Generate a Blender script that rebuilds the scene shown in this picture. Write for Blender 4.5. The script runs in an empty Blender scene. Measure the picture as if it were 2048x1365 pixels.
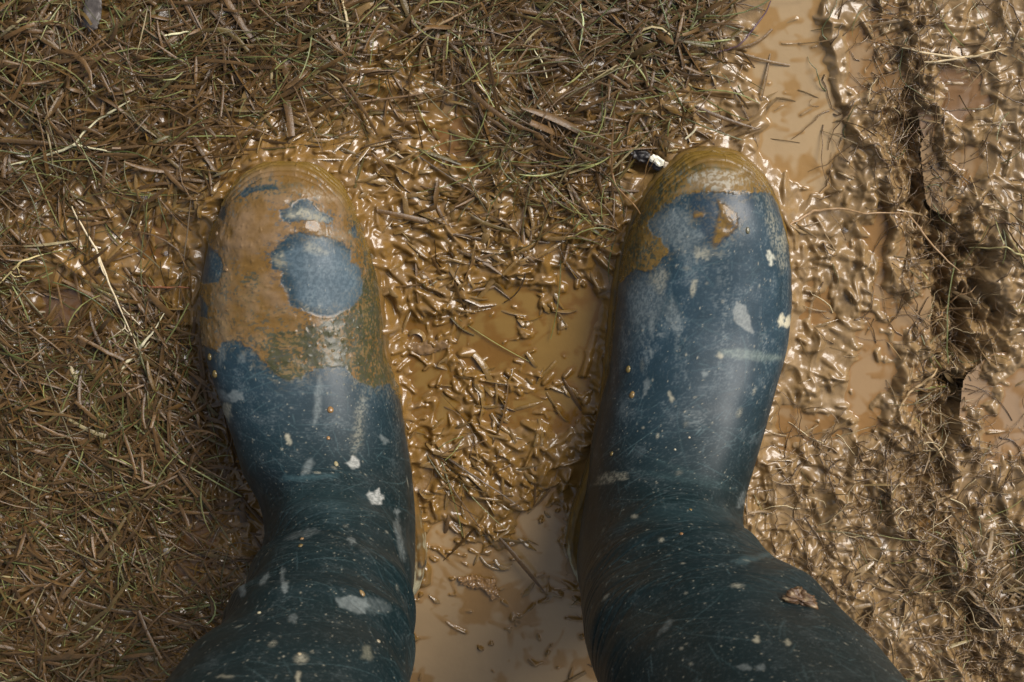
import bpy, math, random
import numpy as np
from mathutils import Vector

# ------------------------------------------------------------------ camera, light, exposure
scene = bpy.context.scene
H = 1.10                 # camera height above the mud, metres
FPX = 3230.0             # focal length in photo pixels (photo is 2048 x 1365)
TILT = math.atan((682.5 - 100.0) / FPX)
cam_data = bpy.data.cameras.new("camera")
cam = bpy.data.objects.new("camera", cam_data)
scene.collection.objects.link(cam)
cam.location = (0, 0, H)
cam.rotation_euler = (-TILT, 0, 0)
cam_data.sensor_width = 36.0
cam_data.lens = 36.0 * FPX / 2048.0
cam_data.clip_start = 0.02
cam_data.clip_end = 500.0
cam_data.dof.use_dof = True
cam_data.dof.focus_distance = 1.06
cam_data.dof.aperture_fstop = 20.0
scene.camera = cam

SUN_EL, SUN_AZ = 46.0, 48.0      # azimuth clockwise from +Y (top of the picture)
world = bpy.data.worlds.new("World")
scene.world = world
world.use_nodes = True
wn, wl = world.node_tree.nodes, world.node_tree.links
bg = wn["Background"]
sky = wn.new("ShaderNodeTexSky")
sky.sky_type = 'NISHITA'
sky.sun_disc = False
sky.sun_elevation = math.radians(SUN_EL)
sky.sun_rotation = math.radians(SUN_AZ)
sky.air_density = 1.0
sky.dust_density = 4.0
hs = wn.new("ShaderNodeHueSaturation")
hs.inputs["Saturation"].default_value = 0.70
wl.new(sky.outputs[0], hs.inputs["Color"])
wl.new(hs.outputs[0], bg.inputs["Color"])
bg.inputs["Strength"].default_value = 0.118

sd = bpy.data.lights.new("sun", 'SUN')
sd.energy = 3.3
sd.angle = math.radians(34.0)
sd.color = (1.0, 0.965, 0.92)
sun = bpy.data.objects.new("sun", sd)
scene.collection.objects.link(sun)
e, a = math.radians(SUN_EL), math.radians(SUN_AZ)
sdir = Vector((math.sin(a) * math.cos(e), math.cos(a) * math.cos(e), math.sin(e)))
sun.rotation_euler = sdir.to_track_quat('Z', 'Y').to_euler()
sun.location = sdir * 5

scene.view_settings.view_transform = 'Standard'
scene.view_settings.look = 'None'
scene.view_settings.exposure = 0.0
scene.view_settings.gamma = 1.0

rng = np.random.default_rng(11)
CT, ST = math.cos(TILT), math.sin(TILT)


def P(px, py, z=0.0):
    """photo position -> world x, y on the plane at height z"""
    u = (np.asarray(px, float) - 1024.0) / FPX
    v = (682.5 - np.asarray(py, float)) / FPX
    dy = v * CT - ST
    dz = -v * ST - CT
    t = (z - H) / dz
    return u * t, dy * t


def PROJ(x, y, z):
    zc = z - H
    w = -(y * ST * -1 + zc * CT) if False else (-(zc * CT) - y * ST)
    v = y * CT - zc * -ST * -1 if False else (y * CT - zc * ST)
    return 1024.0 + FPX * x / w, 682.5 - FPX * v / w


# ------------------------------------------------------------------ helpers
def perlin(x, y, seed=0):
    r = np.random.default_rng(seed + 991)
    perm = r.permutation(512)
    ang = r.random(512) * 2 * math.pi
    gx, gy = np.cos(ang), np.sin(ang)
    xi = np.floor(x).astype(np.int64)
    yi = np.floor(y).astype(np.int64)
    fx, fy = x - xi, y - yi
    u = fx * fx * fx * (fx * (fx * 6 - 15) + 10)
    v = fy * fy * fy * (fy * (fy * 6 - 15) + 10)

    def g(ix, iy, dx, dy):
        h = perm[(perm[ix & 511] + iy) & 511]
        return gx[h] * dx + gy[h] * dy
    a0 = g(xi, yi, fx, fy)
    b0 = g(xi + 1, yi, fx - 1, fy)
    c0 = g(xi, yi + 1, fx, fy - 1)
    d0 = g(xi + 1, yi + 1, fx - 1, fy - 1)
    return 1.45 * ((a0 * (1 - u) + b0 * u) * (1 - v) + (c0 * (1 - u) + d0 * u) * v)


def fbm(x, y, seed=0, octs=4, gain=0.5):
    s, amp, tot = 0.0, 1.0, 0.0
    for k in range(octs):
        s = s + amp * perlin(x * 2 ** k + 17.3 * k, y * 2 ** k - 9.1 * k, seed + k)
        tot += amp
        amp *= gain
    return s / tot


def sstep(a0, b0, x):
    t = np.clip((x - a0) / (b0 - a0), 0, 1)
    return t * t * (3 - 2 * t)


def poly_sdf(px, py, poly):
    """signed distance (negative inside) to a closed polygon"""
    poly = np.asarray(poly, float)
    d = np.full(px.shape, 1e12)
    inside = np.zeros(px.shape, bool)
    n = len(poly)
    for i in range(n):
        ax, ay = poly[i]
        bx, by = poly[(i + 1) % n]
        ex, ey = bx - ax, by - ay
        L = ex * ex + ey * ey + 1e-12
        wx, wy = px - ax, py - ay
        t = np.clip((wx * ex + wy * ey) / L, 0, 1)
        d = np.minimum(d, (wx - t * ex) ** 2 + (wy - t * ey) ** 2)
        if ey != 0:
            c = ((ay > py) != (by > py)) & (px < ex * (py - ay) / ey + ax)
            inside ^= c
    d = np.sqrt(d)
    return np.where(inside, -d, d)


def make_mesh(name, verts, faces, mat=None, smooth=True, parent=None, colors=None, floats=None):
    verts = np.asarray(verts, np.float32)
    faces = np.asarray(faces, np.int32)
    me = bpy.data.meshes.new(name)
    n, k = len(faces), faces.shape[1]
    me.vertices.add(len(verts))
    me.vertices.foreach_set("co", verts.ravel())
    me.loops.add(n * k)
    me.loops.foreach_set("vertex_index", faces.ravel())
    me.polygons.add(n)
    me.polygons.foreach_set("loop_start", np.arange(0, n * k, k, dtype=np.int32))
    if smooth:
        me.polygons.foreach_set("use_smooth", np.ones(n, bool))
    me.update(calc_edges=True)
    if colors is not None:
        c = np.ones((len(verts), 4), np.float32)
        c[:, :3] = colors
        at = me.attributes.new("tint", 'FLOAT_COLOR', 'POINT')
        at.data.foreach_set("color", c.ravel())
    for key, val in (floats or {}).items():
        at = me.attributes.new(key, 'FLOAT', 'POINT')
        at.data.foreach_set("value", np.asarray(val, np.float32).ravel())
    ob = bpy.data.objects.new(name, me)
    scene.collection.objects.link(ob)
    if mat:
        me.materials.append(mat)
    if parent:
        ob.parent = parent
    return ob


def tag(o, label=None, cat=None, group=None, kind=None):
    if label: o["label"] = label
    if cat: o["category"] = cat
    if group: o["group"] = group
    if kind: o["kind"] = kind
    return o


def empty(name, loc):
    o = bpy.data.objects.new(name, None)
    scene.collection.objects.link(o)
    o.location = loc
    o.empty_display_size = 0.02
    return o


def grid_faces(nr, nc, mask=None, wrap=False):
    idx = np.arange(nr * nc).reshape(nr, nc)
    if wrap:
        idx = np.concatenate([idx, idx[:, :1]], 1)
    f = np.stack([idx[:-1, :-1], idx[:-1, 1:], idx[1:, 1:], idx[1:, :-1]], -1)
    if mask is not None:
        f = f[mask]
    return f.reshape(-1, 4)


def mix(a0, b0, t):
    t = np.asarray(t)[..., None]
    return np.asarray(a0) * (1 - t) + np.asarray(b0) * t


# ------------------------------------------------------------------ materials
def material(name, rough=0.4, bump=(), spec=0.6, coat=0.0, tint_noise=0.0, noise_scale=300, rough_attr=False,
             color=None, sub=0.0, coat_rough=0.1):
    m = bpy.data.materials.new(name)
    m.use_nodes = True
    nt = m.node_tree
    b = nt.nodes["Principled BSDF"]
    tc = nt.nodes.new("ShaderNodeTexCoord")
    if color is None:
        at = nt.nodes.new("ShaderNodeAttribute")
        at.attribute_name = "tint"
        src = at.outputs["Color"]
    else:
        rgb = nt.nodes.new("ShaderNodeRGB")
        rgb.outputs[0].default_value = (*color, 1)
        src = rgb.outputs[0]
    if tint_noise > 0:
        no = nt.nodes.new("ShaderNodeTexNoise")
        no.inputs["Scale"].default_value = noise_scale
        no.inputs["Detail"].default_value = 6
        nt.links.new(tc.outputs["Object"], no.inputs["Vector"])
        mr = nt.nodes.new("ShaderNodeMapRange")
        mr.inputs["From Min"].default_value = 0.3
        mr.inputs["From Max"].default_value = 0.7
        mr.inputs["To Min"].default_value = 1 - tint_noise
        mr.inputs["To Max"].default_value = 1 + tint_noise
        nt.links.new(no.outputs["Fac"], mr.inputs["Value"])
        mx = nt.nodes.new("ShaderNodeVectorMath")
        mx.operation = 'SCALE'
        nt.links.new(src, mx.inputs[0])
        nt.links.new(mr.outputs[0], mx.inputs["Scale"])
        src = mx.outputs[0]
    nt.links.new(src, b.inputs["Base Color"])
    if rough_attr:
        ra = nt.nodes.new("ShaderNodeAttribute")
        ra.attribute_name = "rough"
        nt.links.new(ra.outputs["Fac"], b.inputs["Roughness"])
    else:
        b.inputs["Roughness"].default_value = rough
    b.inputs["Specular IOR Level"].default_value = spec
    b.inputs["Coat Weight"].default_value = coat
    b.inputs["Coat Roughness"].default_value = coat_rough
    prev = None
    for sc, dist in bump:
        no = nt.nodes.new("ShaderNodeTexNoise")
        no.inputs["Scale"].default_value = sc
        no.inputs["Detail"].default_value = 4
        nt.links.new(tc.outputs["Object"], no.inputs["Vector"])
        bp = nt.nodes.new("ShaderNodeBump")
        bp.inputs["Distance"].default_value = dist
        bp.inputs["Strength"].default_value = 1.0
        nt.links.new(no.outputs["Fac"], bp.inputs["Height"])
        if prev: nt.links.new(prev, bp.inputs["Normal"])
        prev = bp.outputs[0]
    if prev: nt.links.new(prev, b.inputs["Normal"])
    return m


M_mud = material("wet_mud", rough_attr=True, bump=((260, 0.0004),), tint_noise=0.12, noise_scale=160)
M_puddle = material("muddy_water", rough=0.07, bump=((55, 0.0006),), tint_noise=0.06, noise_scale=40)
M_grass = material("wet_grass", rough=0.36, bump=((900, 0.0003),), tint_noise=0.25, noise_scale=220, spec=0.42)
M_coat = material("mud_coated_grass", rough=0.17, bump=((500, 0.0004),), tint_noise=0.12, noise_scale=220, spec=0.7)
M_rubber = material("worn_rubber", rough_attr=True, spec=0.30, bump=((900, 0.00006),), tint_noise=0.08, noise_scale=500)
M_drop = material("mud_drop_wet", rough=0.12, tint_noise=0.15, noise_scale=400)
M_straw = material("straw", rough=0.45, bump=((1200, 0.0002),), tint_noise=0.15, noise_scale=400)

# ------------------------------------------------------------------ boot shape tables (photo columns at rows)
LEFT = dict(
    tip=(578, 315),
    rows=[(322, 522, 632), (335, 494, 656), (362, 461, 686), (400, 440, 709), (443, 423, 727), (500, 407, 747),
          (555, 398, 759), (600, 396, 765), (640, 400, 770), (708, 411, 778), (776, 426, 783), (844, 455, 793), (906, 478, 804), (969, 500, 822)],
    heel=[(1030, 538, 838), (1090, 560, 848), (1135, 572, 850), (1180, 590, 838), (1212, 625, 812)], htip=(722, 1228),
    cxF=[-.128, -.120, -.1135, -.110, -.108, -.107, -.1065, -.106, -.106, -.1065, -.108, -.110, -.112],
    cxB=[-.126, -.119, -.113, -.110, -.108, -.108, -.108, -.108, -.107, -.107, -.108, -.110, -.112],
    hw=[.0505, .0475, .0450, .0435, .0430, .0430, .0435, .0445, .0460, .0485, .0530, .0590, .0630])
RIGHT = dict(
    tip=(1424, 296),
    rows=[(303, 1376, 1472), (318, 1350, 1500), (348, 1318, 1531), (387, 1288, 1553), (443, 1260, 1574), (510, 1238, 1585),
          (570, 1227, 1588), (627, 1220, 1586), (681, 1215, 1579), (749, 1207, 1558), (830, 1198, 1532), (898, 1186, 1508), (960, 1170, 1487)],
    heel=[(1020, 1148, 1470), (1080, 1134, 1450), (1130, 1139, 1438), (1180, 1162, 1420), (1218, 1200, 1380)], htip=(1290, 1236),
    cxF=[.117, .108, .101, .096, .0935, .0925, .0925, .093, .0945, .098, .104, .115, .127],
    cxB=[.112, .104, .098, .093, .0905, .0905, .091, .092, .0935, .097, .103, .114, .126],
    hw=[.0530, .0505, .0480, .0460, .0460, .0460, .0465, .0475, .0495, .0530, .0590, .0660, .0700])
FAN = [(-.228, .094, -.232, 0), (-.243, .104, -.262, 0), (-.256, .116, -.300, 0), (-.265, .127, -.340, 0),
       (-.270, .137, -.373, .003), (-.273, .148, -.386, .018), (-.275, .159, -.388, .050), (-.277, .172, -.384, .09),
       (-.279, .190, -.381, .13), (-.282, .215, -.383, .175), (-.286, .255, -.391, .235), (-.292, .33, -.404, .32), (-.298, .42, -.414, .42)]
TOPZ_Y = np.array([-.40, -.228, -.205, -.175, -.145, -.115, -.095, -.083, -.0765, -.0725])
TOPZ_Z = np.array([.094, .094, .084, .0765, .0735, .071, .064, .053, .042, .030])
ZW = 0.030


def outline(B, inset=0.0):
    """closed footprint loop in world xy, toe tip first, going down the right-hand side"""
    L, R = [], []
    for (r, xl, xr) in B['rows'] + B['heel']:
        x, y = P(xl, r, ZW); L.append((x, y))
        x, y = P(xr, r, ZW); R.append((x, y))
    t = P(*B['tip'], ZW); h = P(*B['htip'], 0.01)
    pts = np.array([t] + R + [h] + L[::-1], float)
    # smooth resample
    for _ in range(3):
        q = []
        n = len(pts)
        for i in range(n):
            p0, p1, p2, p3 = pts[i - 1], pts[i], pts[(i + 1) % n], pts[(i + 2) % n]
            q.append(p1)
            q.append(-p0 / 16 + 9 * p1 / 16 + 9 * p2 / 16 - p3 / 16)
        pts = np.array(q)
    if inset:
        d = np.roll(pts, -1, 0) - np.roll(pts, 1, 0)
        nrm = np.stack([d[:, 1], -d[:, 0]], 1)
        nrm /= np.linalg.norm(nrm, axis=1)[:, None] + 1e-9
        area = 0.5 * np.sum(pts[:, 0] * np.roll(pts[:, 1], -1) - np.roll(pts[:, 0], -1) * pts[:, 1])
        if area < 0: nrm = -nrm
        pts = pts - nrm * inset
    return pts


for B_, dc, dh in ((LEFT, [-.007, -.007, -.0065, -.006, -.006, -.006, -.006, -.0055, -.005, -.005, -.006, -.011, -.016],
                    [.007, .008, .0075, .007, .006, .006, .006, .0055, .005, .005, .0045, .009, .012]),
                   (RIGHT, [.006, .006, .006, .005, .005, .006, .008, .010, .012, .015, .019, .022, .026],
                    [.006, .006, .006, .005, .005, .006, .008, .010, .012, .015, .016, .0125, .011])):
    for k_ in ('cxF', 'cxB'):
        B_[k_] = [a_ + b_ for a_, b_ in zip(B_[k_], dc)]
    B_['hw'] = [a_ + b_ for a_, b_ in zip(B_['hw'], dh)]
LEFT['cxF'][:3] = [-.138, -.133, -.128]
LEFT['hw'][:3] = [.0585, .0565, .0545]
RIGHT['cxF'][:2] = [.1172, .1132]
RIGHT['hw'][:2] = [.0565, .0555]
for k_, ad in ((3, .002), (4, .003), (5, .0035), (6, .0035), (7, .0035), (8, .004), (9, .0045), (10, .002)):
    RIGHT['hw'][k_] += ad
    RIGHT['cxF'][k_] += ad
OUT_L, OUT_R = outline(LEFT), outline(RIGHT)


def boot_dist(x, y):
    return np.minimum(poly_sdf(x, y, OUT_L[::3]), poly_sdf(x, y, OUT_R[::3]))


# ------------------------------------------------------------------ coarse maps of the ground, one digit per 128 px of the photo
def cmap(rows):
    return np.array([[int(c) for c in r] for r in rows], float) / 9.0


GMAP = cmap(["8577765668821112", "7766443466410102", "8764222355320101", "5211002222111111", "6232001111001122", "8885001111000131",
             "9997001111001111", "9986101111011121", "8865201100012235", "6754000001001236", "8653000001000123"])
SMAP = cmap(["4355666553311344", "4567876654521223", "4578888875621233", "3567557876324233", "3345225642123233", "3333014432022233",
             "3333015762033221", "3344017753044432", "3355004321044443", "3343001232003444", "4332001012000333"])
CHURN = cmap(["1111111111124556", "1111111111223665", "1111111111323776", "1111111111235887", "1111111111356887", "1111111111477886",
              "1111111111577773", "1111111111777764", "1211111111787787", "1111111111777787", "1111111111777777"])


def sample(M, px, py):
    u = np.clip((px - 64) / 128.0, 0, 14.999)
    v = np.clip((py - 64) / 128.0, 0, 9.999)
    i, j = v.astype(int), u.astype(int)
    fu, fv = u - j, v - i
    return (M[i, j] * (1 - fu) + M[i, j + 1] * fu) * (1 - fv) + (M[i + 1, j] * (1 - fu) + M[i + 1, j + 1] * fu) * fv


POOLS = [  # polygon in photo pixels, level (m), colour
    ([(832, 1070), (868, 1036), (905, 1052), (950, 1072), (1005, 1062), (1040, 1010), (1060, 975), (1110, 960), (1128, 1050), (1140, 1150), (1205, 1235),
      (1240, 1460), (800, 1460), (812, 1225), (850, 1150)], .0118, (.450, .300, .145)),
    ([(770, 560), (850, 640), (930, 600), (1000, 545), (1100, 560), (1200, 520), (1215, 700), (1195, 850), (1110, 875), (1000, 850), (930, 830),
      (850, 900), (812, 900), (785, 780)], .0112, (.290, .165, .036)),
    ([(1500, 60), (1540, 0), (1590, -60), (1650, -60), (1640, 60), (1665, 160), (1700, 230), (1700, 300), (1665, 400), (1600, 410), (1555, 370), (1500, 300),
      (1525, 200), (1478, 120)], .0112, (.520, .358, .182)),
    ([(1965, 775), (2000, 745), (2120, 740), (2120, 920), (1980, 935), (1955, 860)], .0112, (.460, .300, .165)),
    ([(1690, 690), (1745, 580), (1790, 560), (1825, 600), (1820, 700), (1775, 860), (1710, 895)], .0112, (.450, .285, .135)),
    ([(1560, 800), (1620, 780), (1650, 850), (1600, 905), (1535, 900)], .0118, (.42, .265, .12)),
    ([(1700, 430), (1760, 420), (1775, 500), (1720, 530)], .0118, (.42, .265, .12)),
    ([(1600, 560), (1660, 540), (1680, 640), (1620, 690), (1595, 640)], .0118, (.42, .265, .12)),
    ([(1690, 60), (1760, 20), (1800, 90), (1760, 190), (1710, 170)], .0118, (.42, .27, .13)),
    ([(1880, 300), (1960, 290), (1950, 370), (1890, 390)], .0118, (.42, .27, .13)),
    ([(1850, 1010), (1930, 1000), (1960, 1070), (1880, 1090)], .0118, (.40, .26, .12)),
    ([(845, 255), (900, 225), (950, 270), (955, 330), (880, 330)], .0112, (.30, .165, .055)),
    ([(990, 110), (1070, 100), (1100, 140), (1060, 175), (1010, 150)], .0112, (.30, .165, .055)),
    ([(220, 410), (330, 400), (350, 500), (390, 560), (300, 520), (230, 480)], .0118, (.24, .135, .05)),
    ([(60, 560), (160, 560), (200, 640), (120, 690), (70, 650)], .0118, (.20, .115, .06)),
    ([(340, 1040), (430, 1030), (440, 1130), (350, 1180), (330, 1120)], .0118, (.20, .115, .05)),
    ([(-40, 1180), (40, 1180), (55, 1250), (-20, 1270)], .0118, (.20, .115, .06)),
    ([(60, 40), (150, 40), (160, 110), (80, 110)], .0118, (.22, .13, .06)),
    ([(1860, 130), (1960, 110), (1990, 230), (1880, 250)], .0112, (.33, .21, .12)),
]


def zones(px, py):
    """-> (dip depth, pool index weight) : how far the mud sinks below the pool levels"""
    dip = np.zeros(px.shape)
    jx = px + 26 * perlin(px / 70, py / 70, 5) + 8 * perlin(px / 22, py / 22, 6)
    jy = py + 26 * perlin(px / 70, py / 70, 7) + 8 * perlin(px / 22, py / 22, 8)
    for poly, lev, col in POOLS:
        pa = np.array(poly)
        near = (px > pa[:, 0].min() - 60) & (px < pa[:, 0].max() + 60) & (py > pa[:, 1].min() - 60) & (py < pa[:, 1].max() + 60)
        if near.any():
            d = poly_sdf(jx[near], jy[near], poly)
            dip[near] = np.maximum(dip[near], sstep(12, -30, d))
    return dip


# ------------------------------------------------------------------ ground height field
FX0, FX1, FY0, FY1, STEP = -.430, .430, -.475, .085, .00066
FY0 = float(P(1024, 1420)[1]); FY1 = float(P(1024, -60)[1])


def axis(a0, b0):
    f = np.arange(a0, b0, STEP)
    g, s, x = [], STEP, 0.0
    while x < 40:
        s *= 1.13
        x += s
        g.append(x)
    g = np.array(g)
    return np.concatenate([(a0 - g)[::-1], f, f[-1] + g]), len(g), len(f)


xs, gx0, nfx = axis(FX0, FX1)
ys, gy0, nfy = axis(FY0, FY1)
X, Y = np.meshgrid(xs, ys)
PX, PY = PROJ(X, Y, np.full(X.shape, .012))
far = np.maximum(np.maximum(np.abs(X) - .45, 0), np.maximum(np.maximum(-.55 - Y, Y - .2), 0))
fade = 1.0 / (1 + (far / .6) ** 2)


def height(x, y, px, py, fd):
    mm = .001
    churn = sample(CHURN, px, py)
    dip = zones(px, py)
    h = 12.5 + 2.6 * perlin(x / .09, y / .09, 1) + 1.3 * perlin(x / .035, y / .035, 2)
    h = h + 3.2 * sstep(.45, .9, sample(GMAP, px, py)) * perlin(x / .028, y / .028, 22)
    h = h + 12 * perlin(x / .7, y / .7, 21) * np.clip(1 - fd, 0, 1) * 2
    # churned, pulled-up mud on the right: warped ridges running mostly up and down the picture
    wx = x + .006 * perlin(x / .02, y / .02, 3)
    wy = y + .010 * perlin(x / .02, y / .02, 4)
    r1 = 1 - np.abs(perlin(wx / .014, wy / .030, 30)) * 2
    r2 = 1 - np.abs(perlin(wx / .0065, wy / .011, 31)) * 2
    lump = perlin(wx / .010, wy / .013, 32)
    r0 = 1 - np.abs(perlin(wx / .026, wy / .050, 37)) * 2
    busy = sstep(-.05, .50, perlin(x / .045, y / .06, 38) + .35 * sstep(750, 1000, py))
    h = h + churn ** 2 * (8.4 * r0 + 4.6 * r1 * (.30 + .70 * busy) + 2.0 * r2 * (.05 + .95 * busy) + 2.6 * lump * (.4 + .6 * busy) - 3.4)
    lvl = 11.6 + 2.4 * perlin(x / .05, y / .05, 36)
    kk = .6
    hm = lvl + np.logaddexp(0, (h - lvl) / kk) * kk
    wide = sstep(.35, .6, churn)
    h = h * (1 - wide) + (hm - .35) * wide
    # smooth mud lenses
    h = h + (1 - churn) * 1.0 * perlin(x / .012, y / .012, 34)
    h = h - (h - 8.2) * np.clip(dip * 1.05, 0, 1) - 1.2 * dip
    # the long rut with its hanging edges on the right
    ry = np.array([-80, 60, 150, 250, 330, 450, 520, 600, 700, 800, 900, 1010, 1130, 1300, 1450.])
    rx = np.array([1800, 1790, 1800, 1815, 1830, 1868, 1905, 1915, 1908, 1885, 1870, 1830, 1880, 1960, 1990.])
    rw = np.array([10, 12, 18, 30, 26, 34, 42, 52, 44, 34, 24, 14, 16, 20, 20.])
    rd = np.array([3, 5, 8, 20, 16, 20, 26, 30, 26, 20, 14, 8, 9, 12, 10.])
    cxr = np.interp(py, ry, rx) + 34 * perlin(px / 60, py / 75, 40) + 20 * perlin(px / 22, py / 26, 41) + 8 * perlin(px / 9, py / 9, 43)
    ww = np.interp(py, ry, rw) * (1.6 + .6 * perlin(px * 0 + 3.1, py / 60, 42))
    dd = np.interp(py, ry, rd)
    q = np.abs(px - cxr) / ww
    h = h - dd * (.80 + .55 * perlin(px / 34, py / 40, 45) + .3 * perlin(px / 13, py / 16, 46)) * np.exp(-q ** 1.9) * sstep(1600, 1700, px) * (1 - dip)
    h = h + 4.0 * np.exp(-((q - 1.7) / .6) ** 2) * (.9 + .9 * perlin(px / 28, py / 28, 47)) * sstep(1600, 1700, px)
    q2 = np.abs(px - (1762 + 12 * perlin(px / 50, py / 50, 44))) / 12
    h = h - 9 * np.exp(-q2 ** 2) * sstep(330, 400, py) * sstep(640, 560, py)
    q3 = np.hypot((px - 1285) / 34, (py - 328) / 20)
    h = h - 16 * np.exp(-q3 ** 3)
    return h * mm, churn, dip


Z = np.full(X.shape, .0125)
Z, CH, DIP = height(X, Y, PX, PY, fade)

# mud pushed up round the boots
sub = (np.abs(X) < .3) & (Y > -.5) & (Y < .02)
BD = np.full(X.shape, .2)
BD[sub] = boot_dist(X[sub], Y[sub])
wob = perlin(X / .022, Y / .022, 50)
band = np.exp(-((BD - .0075 - .0025 * wob) / .0035) ** 2)
leftside = sstep(.02, -.03, X)
Z += band * (.0024 + .0012 * wob) * (0.35 + .65 * leftside) * sstep(-.33, -.25, Y)
tlx, tly = P(585, 322, .012)
Z += .0065 * np.exp(-((X - float(tlx)) / .034) ** 2 - ((Y - float(tly)) / .013) ** 2) * (1 + .35 * wob)
Z += (.0022 + (.0052 + .0042 * wob) * (.45 + .55 * leftside)) * np.exp(-(np.maximum(BD, 0) / .0075) ** 1.5) * sstep(-.30, -.2, Y)
PLAIN = Z.copy()

# grass blades lying under a skin of mud: raised ridges in the surface
fx = slice(gy0, gy0 + nfy), slice(gx0, gx0 + nfx)
fz = Z[fx].copy()
fxs, fys = xs[gx0:gx0 + nfx], ys[gy0:gy0 + nfy]
ridge = np.zeros_like(fz)
NST = 6800
cnt = 0
base_x, base_y = FX0, fys[0]
cand = 0
while cnt < NST and cand < 90000:
    cand += 1
    sx = rng.uniform(FX0 + .03, FX1 - .03)
    sy = rng.uniform(fys[0] + .03, fys[-1] - .03)
    ppx, ppy = PROJ(sx, sy, .012)
    dens = float(sample(SMAP, np.array([ppx]), np.array([ppy]))[0])
    clump = float(perlin(np.array([sx / .03]), np.array([sy / .03]), 60)[0])
    if rng.random() > dens * (.62 + .9 * clump):
        continue
    cnt += 1
    mid = sstep(700, 900, ppx) * sstep(1320, 1200, ppx) * sstep(350, 480, ppy)
    ln = rng.uniform(.008, .026) * (1.45 if rng.random() < .15 else 1) * (1 - .25 * mid)
    wd = rng.uniform(.0009, .0024) * (1.6 if rng.random() < .15 else 1)
    hgt = rng.uniform(.0010, .0042) * (1 + .4 * mid)
    if rng.random() < .09:
        ln = rng.uniform(.014, .032); wd = rng.uniform(.0026, .0046); hgt = rng.uniform(.0014, .0026)
    elif rng.random() < .10:
        ln = rng.uniform(.026, .045)
    fld = 2.2 * float(perlin(np.array([sx / .045]), np.array([sy / .045]), 64)[0])
    ang = rng.uniform(0, math.pi) if rng.random() < .45 else (fld if ppy > 330 else .35 + .4 * fld) + rng.normal(0, .45)
    bend = rng.normal(0, .18)
    r = ln * .6 + .004
    i0 = int((sy - r - base_y) / STEP); i1 = int((sy + r - base_y) / STEP) + 1
    j0 = int((sx - r - base_x) / STEP); j1 = int((sx + r - base_x) / STEP) + 1
    i0, j0 = max(i0, 0), max(j0, 0)
    if i1 > nfy or j1 > nfx: continue
    gx_, gy_ = np.meshgrid(fxs[j0:j1] - sx, fys[i0:i1] - sy)
    ca, sa = math.cos(ang), math.sin(ang)
    u_ = gx_ * ca + gy_ * sa
    v_ = -gx_ * sa + gy_ * ca - bend * (u_ ** 2) / ln
    tt = np.clip(u_ / (ln / 2), -1, 1)
    over = np.maximum(np.abs(u_) - ln / 2, 0)
    dist = np.sqrt(v_ * v_ + over * over)
    w_ = wd * (1 - .45 * np.abs(tt))
    lift = (.55 + .45 * tt * rng.choice([-1, 1]))
    prof = np.clip(1 - (dist / (w_ * 1.6)) ** 2, 0, 1) ** .8 * .75 + .35 * np.exp(-(dist / (wd * 2.6)) ** 2)
    st = hgt * lift * prof
    # a shaded dent on one side
    R_ = ridge[i0:i1, j0:j1]
    ridge[i0:i1, j0:j1] = np.maximum(R_, st) + .25 * np.minimum(R_, st)
# small blobs and bits
for _ in range(1500):
    sx = rng.uniform(FX0 + .02, FX1 - .02); sy = rng.uniform(fys[0] + .02, fys[-1] - .02)
    ppx, ppy = PROJ(sx, sy, .012)
    dens = float(sample(SMAP, np.array([ppx]), np.array([ppy]))[0])
    if rng.random() > .25 + dens: continue
    rr = rng.uniform(.0008, .0026)
    r = rr * 2.2
    i0 = int((sy - r - base_y) / STEP); i1 = int((sy + r - base_y) / STEP) + 1
    j0 = int((sx - r - base_x) / STEP); j1 = int((sx + r - base_x) / STEP) + 1
    if i0 < 0 or j0 < 0 or i1 > nfy or j1 > nfx: continue
    gx_, gy_ = np.meshgrid(fxs[j0:j1] - sx, fys[i0:i1] - sy)
    d2 = (gx_ ** 2 + (gy_ * rng.uniform(.6, 1.6)) ** 2) / rr ** 2
    ridge[i0:i1, j0:j1] = np.maximum(ridge[i0:i1, j0:j1], rr * .8 * np.exp(-d2))
# larger broken lumps standing in and around the pools
for _ in range(420):
    if rng.random() < .5:
        qx, qy = rng.uniform(790, 1210), rng.uniform(500, 1365)
    else:
        qx, qy = rng.uniform(-40, 2090), rng.uniform(-40, 1400)
    sx, sy = [float(q_) for q_ in P(qx, qy, .012)]
    rr = rng.uniform(.0022, .0062); r = rr * 1.6
    i0 = int((sy - r - base_y) / STEP); i1 = int((sy + r - base_y) / STEP) + 1
    j0 = int((sx - r - base_x) / STEP); j1 = int((sx + r - base_x) / STEP) + 1
    if i0 < 0 or j0 < 0 or i1 > nfy or j1 > nfx: continue
    gx_, gy_ = np.meshgrid(fxs[j0:j1] - sx, fys[i0:i1] - sy)
    an = rng.uniform(0, 3.14); ca, sa = math.cos(an), math.sin(an)
    u_ = gx_ * ca + gy_ * sa; v_ = (-gx_ * sa + gy_ * ca) * rng.uniform(1.2, 2.6)
    wv = perlin((gx_ + sx) / .0035, (gy_ + sy) / .0035, 71)
    d2 = np.sqrt(u_ ** 2 + v_ ** 2) / rr + .35 * wv
    st = (rng.uniform(.0015, .0042) + .0042 * (_ < 250) * (qy > 950) * (790 < qx < 1210) * (rng.random() < .4)) * sstep(1.0, .25, d2) * (.75 + .5 * perlin((gx_ + sx) / .002, (gy_ + sy) / .002, 72))
    ridge[i0:i1, j0:j1] = np.maximum(ridge[i0:i1, j0:j1], st)
def blur(a_):
    a_ = (np.roll(a_, 1, 0) + 2 * a_ + np.roll(a_, -1, 0)) / 4
    return (np.roll(a_, 1, 1) + 2 * a_ + np.roll(a_, -1, 1)) / 4


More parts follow.
